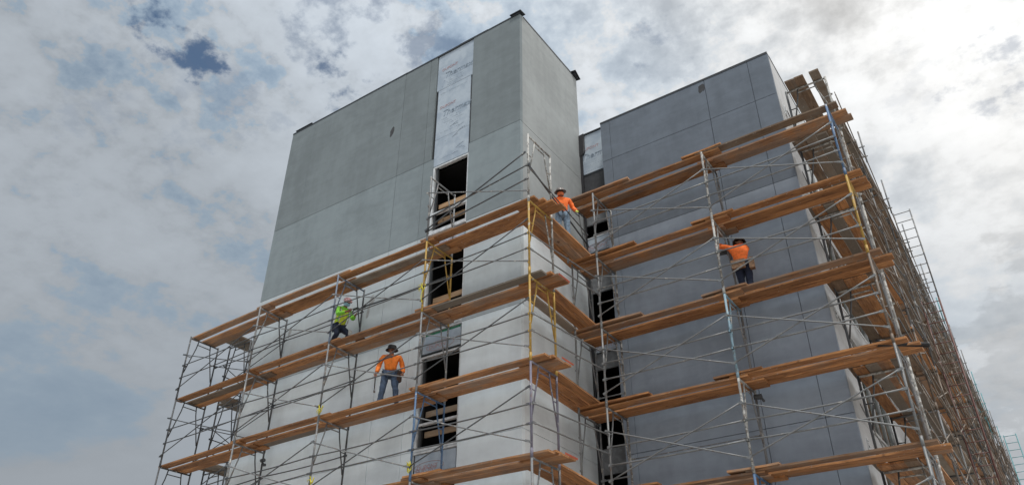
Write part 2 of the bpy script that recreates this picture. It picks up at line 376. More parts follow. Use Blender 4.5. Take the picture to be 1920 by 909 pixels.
# coping: thin, slightly irregular dark edge
def coping(root, pts, r, seed):
    random.seed(seed)
    for a, b in zip(pts[:-1], pts[1:]):
        a = Vector(a); b = Vector(b); n = max(2, int((b-a).length/1.1)); mb = MB()
        for k in range(n):
            p = a.lerp(b, k/n); q = a.lerp(b, (k+1)/n); d = (q-p).normalized(); s = d.cross(Vector((0, 0, 1)))
            j = random.uniform(-.006, .010)
            mb.obox((p+q)/2+Vector((0, 0, .012+j)), d*((q-p).length/2+.004), s*.10, Vector((0, 0, .026+abs(j))))
        part(mb, 'roof_coping', M['flash'], root)
coping(tower, [(XL+.0, YT+.09, ZT), (XT-.1, YT+.09, ZT)], .03, 3)
coping(tower, [(XT-.09, YT+.2, ZT), (XT-.09, YB-.0, ZT)], .03, 4)
def flap(c, sx, sy, tilt, rz):
    mb = MB(); rot = Matrix.Rotation(rz, 3, 'Z') @ Matrix.Rotation(tilt, 3, 'X')
    mb.obox(c, rot @ Vector((sx, 0, 0)), rot @ Vector((0, sy, 0)), rot @ Vector((0, 0, .012)))
    mb.obox(Vector(c)+Vector((0, 0, -.05)), rot @ Vector((sx*.6, 0, 0)), rot @ Vector((0, sy*.7, 0)), rot @ Vector((0, 0, .03)))
    return part(mb, 'flashing_flap', M['flash'], tower)
flap((XT-.12, YT+.06, ZT+.07), .20, .14, R(8), 0); flap((XT+.0, YB-.10, ZT+.05), .13, .22, R(-6), R(8)); flap((XL+.55, YT+.1, ZT+.10), .42, .12, R(3), 0)

def text_mesh(body, size, mt, extr=.0015, shear=0, outline=False):
    cu = bpy.data.curves.new('lettering', 'FONT'); cu.body = body; cu.size = size; cu.extrude = extr; cu.shear = shear
    if outline: cu.fill_mode = 'NONE'; cu.extrude = 0; cu.bevel_depth = size*.018; cu.bevel_resolution = 0; cu.resolution_u = 3
    else: cu.resolution_u = 3
    cu.align_x = 'LEFT'
    o = bpy.data.objects.new('tmp', cu); COL.objects.link(o)
    dg = bpy.context.evaluated_depsgraph_get(); me = bpy.data.meshes.new_from_object(o.evaluated_get(dg))
    bpy.data.objects.remove(o); me.name = 'lettering'; me.materials.clear(); me.materials.append(mt); return me
tx_red = text_mesh('DUPONT', .15, M['red_print']); tx_big = text_mesh('Thermax', .30, M['blue_print'], shear=.25, outline=True)
def sq(p): return math.sin(p)
oval = MB(); 
oval.tube([(.36+.44*math.cos(a), .05+.12*math.sin(a), 0) for a in [2*math.pi*k/28 for k in range(29)]], .006, 4)
oval_me = oval.mesh('lettering', M['red_print'])
def letter(me, root, p, name='lettering', s=1.0):
    o = add(name, me, root, Vector(p)-root.location); o.rotation_euler = (R(90), 0, 0); o.scale = (s, s, s); return o
def scribble(root, x0, z0, n, wdt, y, seed, mt='grey_print'):
    rs = random.Random(seed); mb = MB(); x = x0
    while x < x0+wdt:
        l = rs.uniform(.01, .045); hh = rs.uniform(.006, .02)
        if rs.random() < .8: mb.box(x, x+l, y-.002, y, z0, z0+hh)
        x += l+rs.uniform(.008, .03)
    part(mb, 'fine_print', M[mt], root)['kind'] = 'stuff'
def scratch(root, y, x0, x1, z0, z1, seed, n=9):
    rs = random.Random(seed); mb = MB()
    for _ in range(n):
        a = Vector((rs.uniform(x0, x1), y, rs.uniform(z0, z1))); l = rs.uniform(.12, .5); an = rs.uniform(-.1, .5)
        pts = [a+Vector((l*t*math.cos(an), 0, l*t*math.sin(an)+.02*math.sin(3*t))) for t in (0, .3, .6, 1)]
        mb.tube([p for p in pts if x0 <= p.x <= x1] or [a, a+Vector((.02, 0, 0))], rs.uniform(.0012, .003), 4)
    part(mb, 'scuff_mark', M['grey_print'], root)['kind'] = 'stuff'
# upper insulation boards
yb = YT+.03
zb = [(ZT-.02, 16.98), (16.97, 14.98), (14.97, 13.97)]
for k, (a, b) in enumerate(zb):
    x0 = -12.17 if k == 0 else -12.10; x1 = -10.76 if k == 0 else -10.83
    part(MB().box(x0, x1, yb - (.004 if k == 0 else 0), yb+.05, b, a), 'insulation_board', M['board'], tower)
part(MB().box(-12.20, -12.10, YT+.06, YT+.2, 13.9, 16.98), 'jamb', M['dark_metal'], tower)
part(MB().box(-10.83, -10.745, YT+.06, YT+.2, 13.9, 17.0), 'jamb', M['dark_metal'], tower)
for zz, y in ((17.75, yb-.008), (16.15, yb-.004)):
    letter(tx_red, tower, (-12.0, y, zz)); letter(tx_big, tower, (-11.9, y, zz-.34), s=1.0 if zz < 17 else 1.0)
    for j in range(4): scribble(tower, -11.9+.05*j, zz-.46-.085*j, 1, .75 if j < 3 else .5, y, int(zz*10)+j)
    scribble(tower, -12.0, zz-.98, 1, 1.05, y, int(zz*7))
scratch(tower, yb-.004, -12.0, -10.95, 14.15, 15.1, 5, 9); scratch(tower, yb-.004, -11.6, -10.95, 14.8, 15.3, 8, 8)
def window(root, x0, x1, z0, z1, y, tr=.62, timber=True):
    wn = part(MB().box(x0, x0+.06, y, y+.1, z0, z1).box(x1-.05, x1, y, y+.1, z0, z1).box(x0+.06, x1-.05, y, y+.1, z1-.05, z1).box(x0+.06, x1-.05, y-.012, y+.1, z0, z0+.06), 'window', M['white_metal'], root)
    def sub(mb, nm, mt):
        mb.v = [tuple(Vector(p)-root.location) for p in mb.v]; return build(mb, nm, mt, wn)
    sub(MB().box(x0+.06, x1-.05, y+.004, y+.09, z0+tr, z0+tr+.055), 'transom', M['white_metal'])
    sub(MB().box(x0+.11, x0+.17, y+.03, y+.09, z0+.06, z1-.05), 'inner_frame', M['dark_metal'])
    if timber:
        sub(MB().box(x0+.18, x1-.06, y+.14, y+.18, z0+.86, z0+1.0), 'guard_timber', M['lumber'])
        sub(MB().box(x0+.18, x1-.06, y+.14, y+.18, z0+.36, z0+.50), 'guard_timber', M['lumber'])
    return wn
def spandrel(root, x0, x1, z0, z1, y, tx=None, green=True):
    part(MB().box(x0+.05, x1-.05, y+.035, y+.09, z0+.05, z1-.06), 'insulation_board', M['board'], root)
    part(MB().box(x0, x0+.045, y+.06, y+.14, z0, z1-.05).box(x1-.045, x1, y+.06, y+.14, z0, z1-.05).box(x0+.045, x1-.045, y+.06, y+.14, z0, z0+.045), 'trim', M['dark_metal'], root)
    part(MB().box(x0, x1, y-.012, y+.1, z1-.045, z1), 'sill', M['white_metal'], root)
    if green: part(MB().box(x0+.1, x1-.06, y+.028, y+.034, z1-.11, z1-.06), 'sill_tape', M['green_tape'], root)
    if tx is not None:
        letter(tx_red, root, (tx, y+.033, z0+.14)); letter(oval_me, root, (tx, y+.033, z0+.14))
for z0, z1 in ((11.62, 13.93), (8.62, 10.95), (5.53, 7.93), (2.55, 4.92)): window(tower, -12.09, W1, z0, z1, YT+.02)
spandrel(tower, -12.09, W1, 10.98, 11.60, YT, -11.9, False); spandrel(tower, -12.09, W1, 7.96, 8.59, YT, -11.83); spandrel(tower, -12.09, W1, 4.95, 5.51, YT, -12.25+.28, False)
letter(tx_red, tower, (-12.0, YT+.033, 5.03)); 
sb = MB().box(-12.7, -10.2, YT+.3, YB-.15, GROUND, 14.0, skip=('f',))
part(sb, 'interior', M['void'], tower)
part(MB().box(-12.69, -12.2, YT+.225, YT+.29, GROUND, 14.0).box(-10.70, -10.21, YT+.225, YT+.29, GROUND, 14.0), 'interior', M['void'], tower)
for z in (11.25, 8.28, 5.23): part(MB().box(-12.2, -10.7, YT+.12, YB-.2, z-.2, z+.2), 'floor_slab', M['void'], tower)
def patch(root, plane, pts_c, rx, rz, seed, mt, depth=.004):
    rs = random.Random(seed); v = []; n = 22
    for k in range(n):
        a = 2*math.pi*k/n; q = 1+.42*noise.noise(Vector((math.cos(a)*1.4, math.sin(a)*1.4, seed*3.1)))+rs.uniform(-.08, .08)
        v.append((pts_c[0]+rx*q*math.cos(a)+.3*rz*math.sin(a)*.5, plane, pts_c[1]+rz*q*math.sin(a)))
    mb = MB(); mb.v = v+[(x, y-depth, z) for x, y, z in v]; mb.f = [tuple(range(n, 2*n))]+[(k, (k+1) % n, n+(k+1) % n, n+k) for k in range(n)]; mb.sm = [False]*len(mb.f)
    return part(mb, 'plaster_patch', mt, root)
patch(tower, YT, (-13.93, 16.2), .09, .16, 2, M['smear'])
patch(tower, YT, (-17.3, 10.05), .06, .17, 4, M['smear_soft']); patch(tower, YT, (-14.0, 10.15), .11, .12, 6, M['smear_soft']); patch(tower, YT, (-14.1, 9.8), .05, .2, 9, M['smear_soft'])

# ------------------------------------------------------------------ the wing
YW, BL, BR, ZB, YR = 16.38, -8.02, -2.84, 15.68, 16.85
YEND = 62
wing = thing('building_wing', (BR, YW, GROUND), 'long blue-grey stucco block behind the scaffold with a narrow boarded recess at its left end', 'building')
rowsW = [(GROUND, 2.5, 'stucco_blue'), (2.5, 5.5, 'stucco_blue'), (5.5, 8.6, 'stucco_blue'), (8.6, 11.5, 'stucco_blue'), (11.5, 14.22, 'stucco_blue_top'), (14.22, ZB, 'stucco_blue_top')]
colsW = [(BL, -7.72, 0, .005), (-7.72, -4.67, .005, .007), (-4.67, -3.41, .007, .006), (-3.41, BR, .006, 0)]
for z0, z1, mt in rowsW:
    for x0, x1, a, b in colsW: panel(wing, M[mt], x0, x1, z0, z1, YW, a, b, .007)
    part(MB().box(BL, BL+TH, YW+TH, YR+.3, z0+.006, z1-.006), 'wall_panel', M[mt], wing)
part(MB().box(BL+TH+.01, BR-TH-.01, YW+TH+.002, YW+TH+.1, GROUND, ZB-.02), 'wall_core', M['gap'], wing)
# side face: panels round the windows
winY = [(18.1+6.2*k, 20.9+6.2*k) for k in range(7)]
winZ = [(2.6, 4.9), (5.55, 7.9), (8.6, 10.9), (11.55, 13.85)]
ycut = [YW+TH]+[c for p in winY for c in p]+[YEND]
for z0, z1, mt in rowsW:
    for a, b in zip(ycut[:-1], ycut[1:]):
        iswin = any(abs(a-p[0]) < .01 for p in winY)
        segs = [(z0, z1)]
        if iswin:
            wz = [q for q in winZ if z0-.1 < q[0] < z1]
            if wz: segs = [(z0, wz[0][0]), (wz[0][1], z1)]
        for s0, s1 in segs:
            if s1-s0 > .12: part(MB().box(BR-TH, BR, a+.004, b-.004, s0+.006, s1-.006), 'wall_panel', M['stucco_wing_side'], wing)
part(MB().box(BR-TH-.6, BR-TH-.5, YW+.3, YEND, GROUND, ZB-.02), 'wall_core', M['void'], wing)
for (a, b) in winY:
    for (z0, z1) in winZ:
        if not inview((BR, (a+b)/2, z1), 120): continue
        x = BR-.05
        fr = part(MB().box(x-.06, x+.05, a, a+.06, z0, z1).box(x-.06, x+.05, b-.06, b, z0, z1).box(x-.06, x+.06, a+.06, b-.06, z0, z0+.07).box(x-.06, x+.06, a+.06, b-.06, z1-.06, z1)
                  .box(x-.05, x+.03, a+.95, a+1.0, z0+.07, z1-.06).box(x-.05, x+.03, b-1.0, b-.95, z0+.07, z1-.06), 'window', M['white_metal'], wing)
        for p, q in ((a+.06, a+.95), (a+1.0, b-1.0), (b-.95, b-.06)):
            g = MB().box(x-.02, x-.008, p, q, z0+.07, z1-.06); g.v = [tuple(Vector(u)-wing.location) for u in g.v]; build(g, 'pane', M['glass'], fr)
for z in (14.05, 11.0, 8.0, 4.95):
    vn = part(MB().box(BR, BR+.02, 16.93, 16.95, z-.16, z+.16).box(BR, BR+.02, 17.07, 17.09, z-.16, z+.16).box(BR, BR+.02, 16.95, 17.07, z+.14, z+.16).box(BR, BR+.02, 16.95, 17.07, z-.16, z-.14), 'vent_frame', M['white_metal'], wing)
    for k in range(4):
        g = MB().box(BR+.001, BR+.016, 16.952, 17.068, z-.12+k*.065, z-.095+k*.065); g.v = [tuple(Vector(u)-wing.location) for u in g.v]; build(g, 'louvre', M['white_metal'] if k % 2 else M['dark_metal'], vn)
coping(wing, [(BL, YW+.09, ZB), (BR, YW+.09, ZB)], .03, 5); coping(wing, [(BR-.09, YW+.2, ZB), (BR-.09, YEND, ZB)], .03, 6)
part(MB().box(-15.5, BR-.7, YR+.95, YEND, ZB-.5, ZB-.35), 'roof', M['flash'], wing)
part(MB().box(-15.5, -15.38, YR+.95, YEND, GROUND, ZB-.52).box(-15.38, BR-.75, YEND-.12, YEND, GROUND, ZB-.52), 'wall', M['stucco_blue'], wing)
patch(wing, YW, (-4.77, 15.42), .10, .15, 12, M['smear']); 
# the recess between tower and wing
RX0, RX1 = -9.6, BL+.02
part(MB().box(RX0, RX1, YR, YR+.06, 14.42, 15.93), 'insulation_board', M['board'], wing)
part(MB().box(RX0, RX1+.0, YR-.04, YR+.1, 15.94, 15.98), 'roof_coping', M['flash'], wing)
letter(tx_red, wing, (-8.98, YR-.004, 15.32)); letter(tx_big, wing, (-9.0, YR-.004, 14.98), s=.95)
for j in range(3): scribble(wing, -8.95, 14.88-.09*j, 1, .8, YR, 80+j)
scribble(wing, -9.1, 14.5, 1, .95, YR, 95)
fm = MB(); vv = [(-9.2, 15.96), (-8.83, 15.98), (-8.83, 15.3), (-8.86, 15.2), (-8.93, 15.14), (-9.2, 15.10)]
fm.v = [(x, YR-.012, z) for x, z in vv]+[(x, YR-.045-.03*(k % 2), z) for k, (x, z) in enumerate(vv)]; nn = len(vv)
fm.f = [tuple(range(nn))[::-1], tuple(range(nn, 2*nn))]+[(k, (k+1) % nn, nn+(k+1) % nn, nn+k) for k in range(nn)]; fm.sm = [False]*len(fm.f)
part(fm, 'membrane_flap', M['membrane'], wing)
part(MB().box(-9.01, -8.93, YR-.05, YR-.003, 3, 15.93), 'corner_gap_strip', M['membrane'], wing)
for k, (a, b) in enumerate(((11.6, 12.1), (8.5, 9.0), (5.28, 5.9), (2.4, 2.9))):
    mt = M['board'] if k < 2 else M['ceiling']
    part(MB().box(RX0, RX1, YR, YR+.06, a, b), 'insulation_board', mt, wing)
    if k < 2:
        part(MB().box(RX0, RX1, YR-.015, YR-.002, b-.03, b), 'sill', M['white_metal'], wing)
        letter(tx_red, wing, (-8.93, YR-.004, a+.1)); letter(oval_me, wing, (-8.93, YR-.004, a+.1))
    part(MB().box(RX0, RX1, YR+.08, YR+5, a+.02, b-.05), 'floor_slab', M['void'], wing)
part(MB().box(RX0, RX1, YR+.03, YR+.09, 13.4, 14.40), 'membrane_sheet', M['membrane_dull'], wing)
for a, b in ((12.57, 13.38), (10.3, 11.0), (8.02, 8.48)): part(MB().box(RX0, RX1, YR+.05, YR+.11, a, b), 'spandrel_panel', M['ceiling'], wing)
part(MB().box(RX0, RX1+.8, YR+.12, YR+5, GROUND, 14.42, skip=('f',)), 'interior', M['void'], wing)
part(MB().box(RX0, RX1, YR+.5, YR+.62, 14.42, 15.9), 'wall_core', M['gap'], wing)

# ------------------------------------------------------------------ scaffolding parts
LIFT = 1.98; FWID = 1.0
def frame_meshes(r):
    d = {}
    d['leg_out'] = fixed(MB().tube([(0, 0, -LIFT), (0, 0, .02)], r, 9).tube([(0, 0, -LIFT-.02), (0, 0, -LIFT+.16)], r*1.22, 9), 'leg')
    d['leg_in'] = fixed(MB().tube([(0, FWID, -LIFT), (0, FWID, .02)], r, 9).tube([(0, FWID, -LIFT-.02), (0, FWID, -LIFT+.16)], r*1.22, 9), 'leg')
    d['head'] = fixed(MB().tube([(0, r*.8, -.03), (0, FWID-r*.8, -.03)], r*.9, 8).tube([(0, .27, -.16), (0, FWID-.27, -.16)], r*.6, 6), 'frame')
    d['str_out'] = fixed(MB().tube([(0, .29, -.05), (0, .25, -.3), (0, r, -1.15)], r*.7, 7).tube([(0, r, -.62), (0, .17, -.62)], r*.5, 6).obox((0, r*1.2, -.95), (r*.8, 0, 0), (0, r*1.2, 0), (0, 0, .03)), 'strut')
    d['str_in'] = fixed(MB().tube([(0, FWID-.29, -.05), (0, FWID-.25, -.3), (0, FWID-r, -1.15)], r*.7, 7).tube([(0, FWID-.17, -.62), (0, FWID-r, -.62)], r*.5, 6), 'strut')
    d['lug'] = fixed(MB().obox((0, -r*1.1, -.95), (r*.6, 0, 0), (0, r*1.3, 0), (0, 0, .022)).obox((0, -r*1.1, -1.35), (r*.6, 0, 0), (0, r*1.3, 0), (0, 0, .022)).obox((0, -r*1.1, -.60), (r*.5, 0, 0), (0, r*1.2, 0), (0, 0, .02)).obox((0, -r*1.1, -1.72), (r*.5, 0, 0), (0, r*1.2, 0), (0, 0, .02)), 'rail_lug')
    return d
FM = {'thin': frame_meshes(.0235), 'mid': frame_meshes(.0255), 'fat': frame_meshes(.0275)}
def frame(root, x, y, z, mt, kind='thin', mt_in=None, rot=0):
    d = FM[kind]; mt_in = mt_in or mt
    f = shared('frame', d['head'], root, mt, Vector((x, y, z))-root.location); f.rotation_euler = (0, 0, rot)
    shared('leg', d['leg_out'], f, mt); shared('leg', d['leg_in'], f, mt_in)
    shared('strut', d['str_out'], f, mt); shared('strut', d['str_in'], f, mt_in); shared('rail_lug', d['lug'], f, mt)['kind'] = 'stuff'
    return f
_rc = {}
def rail(root, a, b, mt, r=.0155, sag=.02, name='guard_rail', flat=True):
    a = Vector(a); b = Vector(b); L0 = (b-a).length
    key = (round(r, 4), round(sag, 3), round(L0, 1))
    if key not in _rc:
        mb = MB(); n = 7; l = round(L0, 1)
        mb.tube([(.05+(l-.1)*k/n, 0, -sag*4*(k/n)*(1-k/n)) for k in range(n+1)], r, 7)
        for xx in (0.03, l-.03): mb.obox((xx, 0, 0), (.06, 0, 0), (0, r*.55, 0), (0, 0, r*1.5))
        _rc[key] = fixed(mb, name)
    o = shared(name, _rc[key], root, mt, a-root.location)
    d = (b-a); ax = d.normalized(); zz = Vector((0, 0, 1)); yy = zz.cross(ax).normalized(); zz = ax.cross(yy)
    o.matrix_basis = Matrix.Translation(a-root.location) @ Matrix((ax, yy, zz)).transposed().to_4x4() @ Matrix.Diagonal((L0/round(L0, 1), 1, 1, 1))
    return o
# planks: eight variants of a 1-metre-unit board, slightly cupped and bowed
def plank_mesh(seed, Lp, wd=.235, th=.042):
    rs = random.Random(seed); mb = MB(); n = 6; i = 0
    bow = rs.uniform(-.012, .008); side = rs.uniform(-.008, .008); tw = rs.uniform(-.012, .012)
    for k in range(n+1):
        t = k/n; x = Lp*t; zc = -bow*4*t*(1-t); yc = side*4*t*(1-t); a = tw*(t-.5)*2
        e = rs.uniform(-.003, .003)
        for yy, zz in ((-wd/2-e, 0), (wd/2+e, 0), (wd/2+e, th), (-wd/2-e, th)): mb.v.append((x, yc+yy, zc+zz+yy*a))
    for k in range(n):
        for j in range(4):
            a0 = k*4+j; a1 = k*4+(j+1) % 4; mb.f.append((a0, a1, a1+4, a0+4)); mb.sm.append(False)
    mb.f.append((3, 2, 1, 0)); mb.f.append(tuple(n*4+j for j in range(4))); mb.sm += [False, False]
    me = fixed(mb, 'plank'); return me
PL = {k: [plank_mesh(100*k+j, 1.0*k) for j in range(6)] for k in (1, 2, 3, 4)}
prs = random.Random(11)
def plank(root, a, b, mt=None, wd=1.0):
    a = Vector(a); b = Vector(b); l = (b-a).length; k = max(1, min(4, round(l)))
    me = prs.choice(PL[k]); o = shared('plank', me, root, mt or M['plank'], a-root.location)
    ax = (b-a).normalized(); yy = Vector((0, 0, 1)).cross(ax).normalized(); zz = ax.cross(yy)
    fl = prs.choice((1, -1)); 
    o.matrix_basis = Matrix.Translation(a-root.location) @ Matrix((ax, yy, zz)).transposed().to_4x4() @ Matrix.Diagonal((l/k, wd*fl, 1, 1))
    return o

# ---- scaffold on the tower's front
ZF = 12.36; ZG = 12.19
XS = [-20.40, -17.24, -14.11, -11.02, -7.97]; DZ = [-.14, -.04, 0, .01, 0]
YO = 12.25
sf = thing('scaffold', (XS[0], YO, GROUND), 'long scaffold run across the front of the tall tower, free-standing at its left end', 'scaffold')
def zl(k, i): return ZF-LIFT*k+DZ[i]+(.05 if (i == 4 and k == 1) else 0)
colF = {(0, 3): 'steel_mid', (0, 4): 'white_pipe', (1, 0): 'steel_dark', (2, 0): 'steel_dark', (3, 0): 'steel_dark', (4, 0): 'steel_dark', (1, 1): 'steel_mid', (2, 1): 'steel_mid', (3, 1): 'steel_mid',
        (1, 2): 'slate_pipe', (2, 2): 'steel_mid', (3, 2): 'steel_mid', (4, 2): 'blue_pipe', (1, 3): 'yellow_pipe', (2, 3): 'steel_mid', (3, 3): 'blue_pipe', (4, 3): 'steel_mid',
        (1, 4): 'yellow_pipe', (2, 4): 'yellow_pipe', (3, 4): 'purple_pipe', (4, 4): 'steel_mid', (5, 4): 'steel_mid'}
def fz(i, k): return zl(k, i)
for i in range(5):
    for k in range(0, 7):
        if k == 0 and i < 3: continue
        c = colF.get((k, i), 'steel_mid'); ci = None
        if k == 0: z = zl(0, i)
        else: z = zl(k, i)
        if i in (0, 1, 2): ci = M['steel_dark']
        if i == 4 and k in (1, 2): ci = M['yellow_pipe'] if k == 2 else M['white_pipe']
        frame(sf, XS[i], YO, z, M[c], 'mid' if i in (1, 4) else 'thin', ci)
# frame colours: the frame whose top carries level k hangs below it
for i in range(4):
    for k in range(1, 6):                                   # lift whose upper platform is k (rails hang under it)
        x0, x1 = XS[i], XS[i+1]; a, b = zl(k, i), zl(k, i+1)
        if k > 5: continue
        mt = M['steel_dark'] if i < 2 else M['steel_dim']; mt2 = M['steel_dark'] if i < 3 else M['steel_dim']
        y = YO-.045
        rail(sf, (x0, y, a-.95), (x1, y, b-.95), mt2 if k == 2 else mt, sag=.03); rail(sf, (x0, y, a-1.35), (x1, y, b-1.35), mt, sag=.025)
        rail(sf, (x0, y-.03, a-1.72), (x1, y-.03, b-.60), M['steel_dark'], .014, .01, 'cross_brace')
        rail(sf, (x0, y-.06, a-.62), (x1, y-.06, b-1.72), M['steel_mid'] if i > 0 else M['steel_dark'], .014, .015, 'cross_brace')
        if i < 2: rail(sf, (x0, YO+FWID+.03, a-.66), (x1, YO+FWID+.03, b-.66), M['steel_dark'], .015, .03)
        if i == 2 and k == 1: rail(sf, (x0, YO+FWID+.03, a-.5), (x1, YO+FWID+.03, b-.5), M['steel_dark'], .022, .03)
        if i == 0: 
            rail(sf, (x0, YO+FWID+.03, a-1.6), (x1, YO+FWID+.03, b-.7), M['steel_dark'], .013, .0, 'cross_brace')
            rail(sf, (x0, YO+FWID+.05, a-.6), (x1, YO+FWID+.05, b-1.7), M['steel_dark'], .013, .0, 'cross_brace')
# top lift between the last two posts (no deck above it)
a, b = zl(0, 3), zl(0, 4); y = YO-.045
rail(sf, (XS[3], y, a-1.35), (XS[4]+.05, y, b-.95), M['steel_dark'], .018, .01); rail(sf, (XS[3], y, a-1.74), (XS[4], y, b-1.36), M['steel_dark'], .018, .01)
rail(sf, (XS[3], y-.03, a-1.72), (XS[4]-.05, y-.03, b-.58), M['steel_dark'], .018, 0, 'cross_brace'); rail(sf, (XS[3], y-.06, a-.58), (XS[4], y-.06, b-1.75), M['steel_mid'], .014, 0, 'cross_brace')
# decks
def decks(root, xs, zf, lev, ya, over_l, over_r, mt=None, offs=(.18, .535, .775)):
    for k in lev:
        for i in range(len(xs)-1):
            if not (inview((xs[i], ya, zf(k, i))) or inview((xs[i+1], ya, zf(k, i+1)))): continue
            first = i == 0; last = i == len(xs)-2
            for j, yy in enumerate(offs):
                o0 = over_l+prs.uniform(0, .08) if first else prs.uniform(.10, .34)
                o1 = over_r+prs.uniform(-.04, .06)+(-.12 if (j == 0 and last) else 0) if last else prs.uniform(.10, .42)
                lift = .005 + (.044 if i % 2 else 0)
                if k == 1 and last and j == 0 and root is sf: o1 = .12
                z0 = zf(k, i)+lift; z1 = zf(k, i+1)+lift
                sl_ = (z1-z0)/(xs[i+1]-xs[i])
                dy = prs.uniform(-.015, .015)
                plank(root, (xs[i]-o0, ya+yy+dy, z0-sl_*o0), (xs[i+1]+o1, ya+yy+dy+prs.uniform(-.012, .012), z1+sl_*o1), mt if (mt and prs.random() < .3) else (M['plank_old'] if prs.random() < .05 else M['plank']))
decks(sf, XS, zl, range(1, 6), YO, .10, .42)
for k in (1, 2, 3, 4):                                       # short top lap boards over the posts
    if k > 1: part(MB().box(XS[4]+.28, XS[4]+.40, YO+.5+.13, YO+.5+.36, 0, .0), 'x', M['plank'], sf) if False else None
    plank(sf, (XS[3]-.28, YO+.17, zl(k, 3)+.098), (XS[3]+.75, YO+.17, zl(k, 3)+.098))
    plank(sf, (XS[4]-.55, YO+.42, zl(k, 4)+.098), (XS[4]+(.36 if k > 1 else .22), YO+.42, zl(k, 4)+.098), None, 1.0)
# red painted plank ends at the corner
for k in (2, 3, 4): part(MB().box(XS[4]+.50, XS[4]+.506, YO+.40, YO+.87, zl(k, 4)+.05, zl(k, 4)+.09), 'painted_plank_end', M['plank_end'], sf)
# return run round the tower's left side
for k in range(1, 6):
    f = frame(sf, -20.04, 13.43, zl(k, 0)+.0, M['steel_dark'], 'thin', rot=R(-90))
    for dxx in (.20, .46, .72):
        plank(sf, (-20.04+dxx, 13.30+prs.uniform(-.35, .1), zl(k, 0)+.05), (-20.04+dxx+prs.uniform(-.01, .02), 16.7, zl(k, 0)+.05), M['plank_old'])
    rail(sf, (-20.1, 13.43, zl(k, 0)-.95), (-20.1, 16.48, zl(k, 0)-.95), M['steel_dark']); rail(sf, (-20.1, 13.43, zl(k, 0)-1.35), (-20.1, 16.48, zl(k, 0)-1.35), M['steel_dark'])
    rail(sf, (-20.13, 13.43, zl(k, 0)-1.72), (-20.13, 16.48, zl(k, 0)-.6), M['steel_dark'], .013, 0, 'cross_brace'); rail(sf, (-20.16, 13.43, zl(k, 0)-.6), (-20.16, 16.48, zl(k, 0)-1.72), M['steel_dark'], .013, 0, 'cross_brace')
    if k > 0: frame(sf, -20.04, 16.48, zl(k, 0), M['steel_dark'], 'thin', rot=R(-90))

# ---- short return run between the tower corner and the wing
XC = [-8.5, -7.77, -4.68, -1.63]; YO2 = 15.09
sr = thing('scaffold', (XS[4], YO+1, GROUND), 'short scaffold bridge along the tower side, from its corner posts to the inner corner', 'scaffold')
def zw(k, i): return ZG-LIFT*k
for k in range(0, 6):
    z = ZF-LIFT*k
    if k > 0:
        ms = M['plank']
        for xx in (-8.09, -8.34) if k != 2 else (-8.06, -8.30):
            plank(sr, (xx, YO+.78, z+.10), (xx+prs.uniform(.0, .03), YO2+.30, ZG-LIFT*k+.105), ms)
        plank(sr, (-8.60 if k != 2 else -8.62, YO+.80, z+.10), (-8.58, YO2+.28, ZG-LIFT*k+.105), M['plank_old'] if k == 2 else ms)
    d0 = z-.97; d1 = ZG-LIFT*k-.82
    if k > 0:
        rail(sr, (-7.93, YO+.02, z-.92), (-7.76, YO2, ZG-LIFT*k-.66), M['rail'], .017, .01); rail(sr, (-7.93, YO+.02, z-1.32), (-7.76, YO2, ZG-LIFT*k-1.10), M['rail'], .017, .012)
    else:
        rail(sr, (-7.94, YO-.02, z-.96), (-8.45, YO2+.85, z-1.13), M['steel_dark'], .022, 0); rail(sr, (-7.95, YO+.02, z-1.02), (-7.95, YO2-.1, z-1.45), M['steel_dark'], .016, 0)

# ---- scaffold across the wing's front
sw = thing('scaffold', (XC[1], YO2, GROUND), 'scaffold run across the blue-grey wall, pale spattered poles and five plank decks', 'scaffold')
colW = {(0, 3): 'blue_pipe', (1, 3): 'yellow_pipe', (2, 3): 'rust_pipe', (2, 2): 'paleblue_pipe', (4, 2): 'blue_pipe'}
for k in range(0, 7):
    for i in range(4):
        if k == 0 and i == 0:
            frame(sw, XC[0], YO2-.2, zw(0, 0)-.0, M['steel'], 'thin'); continue
        c = colW.get((k, i), 'white_pipe' if i == 2 else 'steel')
        fr = frame(sw, XC[i], YO2, zw(k, i), M[c], 'fat' if i == 2 else ('mid' if i else 'thin'), M['white_pipe'] if i in (1,) else M['steel_mid'])
# front corner frames: the blue and yellow ones
for i in (1, 2):
    for k in range(0, 6):
        x0, x1 = XC[i], XC[i+1]; z = zw(k, i); y = YO2-.05
        mt = M['rail']
        rail(sw, (x0, y, z-.95), (x1, y, z-.95), mt, .0185, .02); rail(sw, (x0, y, z-1.35), (x1, y, z-1.35), mt, .0185, .02)
        rail(sw, (x0, y-.035, z-1.70), (x1, y-.035, z-.58), mt, .016, 0, 'cross_brace'); rail(sw, (x0, y-.065, z-.60), (x1, y-.065, z-1.72), mt, .016, 0, 'cross_brace')
    for k in range(1, 5): rail(sw, (x0, YO2+FWID+.04, zw(k, i)-.95), (x1, YO2+FWID+.04, zw(k, i)-.95), M['steel_mid'], .012, 0) if i == 1 and k == 3 else None
for k in range(0, 6):
    if k > 0: rail(sw, (XC[0], YO2+.95, zw(k, 0)-1.35), (XC[1], YO2+.95, zw(k, 0)-1.35), M['rail'], .017, 0)
decks(sw, [XC[0]+.0, XC[1], XC[2], XC[3]], zw, range(0, 6), YO2+.02, .06, .38) if False else decks(sw, XC[1:], lambda k, i: zw(k, i), range(0, 6), YO2+.02, .72, .36, offs=(.18, .55, .795))
